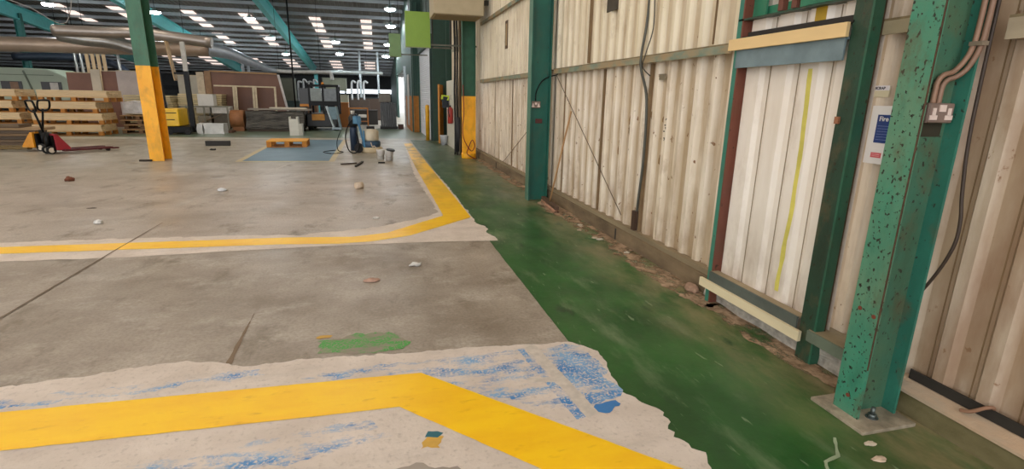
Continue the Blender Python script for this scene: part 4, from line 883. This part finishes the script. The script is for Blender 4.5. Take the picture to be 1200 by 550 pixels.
d = duct('dark blue duct arching behind the caravan shell', [(-17.6, 33, 3.15), (-15, 33, 3.2), (-13.2, 33, 2.9), (-12.6, 33, 2.3)], .2, plain('#3d4858', .4, .3))
MB().cyl((-15, 33, 3.3), (-15, 33, roofz(33)+.02), .01, n=5).build('hanger', BLACK, d)
for k, x in enumerate((-14.6, -14.35)):
    tag(MB().cyl((x, 32.2, 0), (x, 32.2, 4.35), .07, n=10).build('upright_pipe', SILVER), 'silver upright pipe left of the tan boards', 'pipe', 'silver upright pipes')
tag(MB().cyl((-12.7, 32.2, 0), (-12.7, 32.2, 3.9), .07, n=10).build('upright_pipe', SILVER), 'single silver upright pipe right of the tan boards', 'pipe')
for k in range(4):
    tag(MB().box(-.075, .075, -.03, .03, 0, 3.85+.05*(k % 2)).build('upright_board', TAN, loc=(-14.08+k*.245, 32.2, 0)), 'tall tan board standing upright behind the caravan shell', 'board', 'tan upright boards')
for k, x in enumerate((-6.2, -5.95)):
    tag(MB().cyl((x, 29, 0), (x, 29, 3.0), .06, n=10).build('upright_pipe', plain('#cfd2d6', .4, .3)), 'pale upright pipe above the dark brown panel', 'pipe', 'pale upright pipes')
pp = thing('pipe_cluster', 'cluster of pale bent pipes right of tall grey-green cabinet', 'pipes', (-3.7, 31.5, 0))
for k in range(4):
    x = -.35+k*.27; MB().tube([(x, 0, 1.0), (x, 0, 2.1+.1*(k % 2)), (x+.08, 0, 2.25+.1*(k % 2)), (x+.2, 0, 2.2)], .05, 8).build('pipe', plain('#c6c9cd', .4, .2), pp)
MB().box(-.5, .6, -.2, .2, 0, 1.0).build('base_cabinet', plain('#5b5550', .6), pp)
pp = thing('pipe_cluster', 'white pipe bends beside raised grey-green cabinet', 'pipes', (-.95, 34, 0))
for k in range(3):
    x = -.4+k*.35; MB().tube([(x, 0, 1.3), (x, 0, 2.2), (x+.1, 0, 2.4), (x+.25, 0, 2.3)], .06, 8).build('pipe', plain('#dfe3e6', .4, .1), pp)
MB().box(-.5, .6, -.2, .2, 0, 1.3).build('base_cabinet', plain('#54453b', .6), pp)
tag(MB().cyl((-3.52, 25.9, 0), (-3.52, 25.9, roofz(25.9)+.02), .035, n=8).build('black_pole', BLACK), 'thin black pole rising to roof left of the forklift', 'pole')
for x, lab in ((-1.0, 'pale thin post at far end past dark brown stack'), (.3, 'pale thin post at far end above tall wrapped stack')):
    tag(MB().cyl((x, 42, 0), (x, 42, roofz(42)), .08, n=10).build('far_post', plain('#c5d0d6', .5)), lab, 'post')

tag(MB().tube([(-15.0, 26, 5.16), (-13.89, 26, 5.0), (-13.0, 26, 4.69), (-11.85, 26, 4.2), (-11.3, 26, roofz(26))], .018, 6).build('roof_cable', plain('#b9b3ac', .6)), 'pale cable sagging under the roof above caravan shell', 'cable')

# ------------------------------------------------------------------ light, world, camera
W = bpy.data.worlds.new('sky'); S.world = W; W.use_nodes = True
bg = W.node_tree.nodes['Background']; bg.inputs[0].default_value = (.93, .96, 1, 1); bg.inputs[1].default_value = 2.7

cam = bpy.data.cameras.new('camera'); co = bpy.data.objects.new('camera', cam); COL.objects.link(co)
cam.sensor_fit = 'HORIZONTAL'; cam.sensor_width = 36; cam.lens = 36*606.69/1200; cam.clip_start = .02; cam.clip_end = 300
yaw, pitch, roll = math.radians(14.61869), math.radians(14.79455), math.radians(1.10178)
cy, sy, cp, sp = math.cos(yaw), math.sin(yaw), math.cos(pitch), math.sin(pitch)
fw = Vector((sy*cp, cy*cp, -sp)); rt = Vector((cy, -sy, 0)); up = rt.cross(fw)
r2 = math.cos(roll)*rt+math.sin(roll)*up; u2 = -math.sin(roll)*rt+math.cos(roll)*up
m = Matrix((r2, u2, -fw)).transposed().to_4x4(); m.translation = (0, 0, 1.6); co.matrix_world = m
S.camera = co
S.view_settings.view_transform = 'Standard'; S.view_settings.look = 'None'; S.view_settings.exposure = 0.2; S.view_settings.gamma = 1
S.view_settings.use_curve_mapping = False
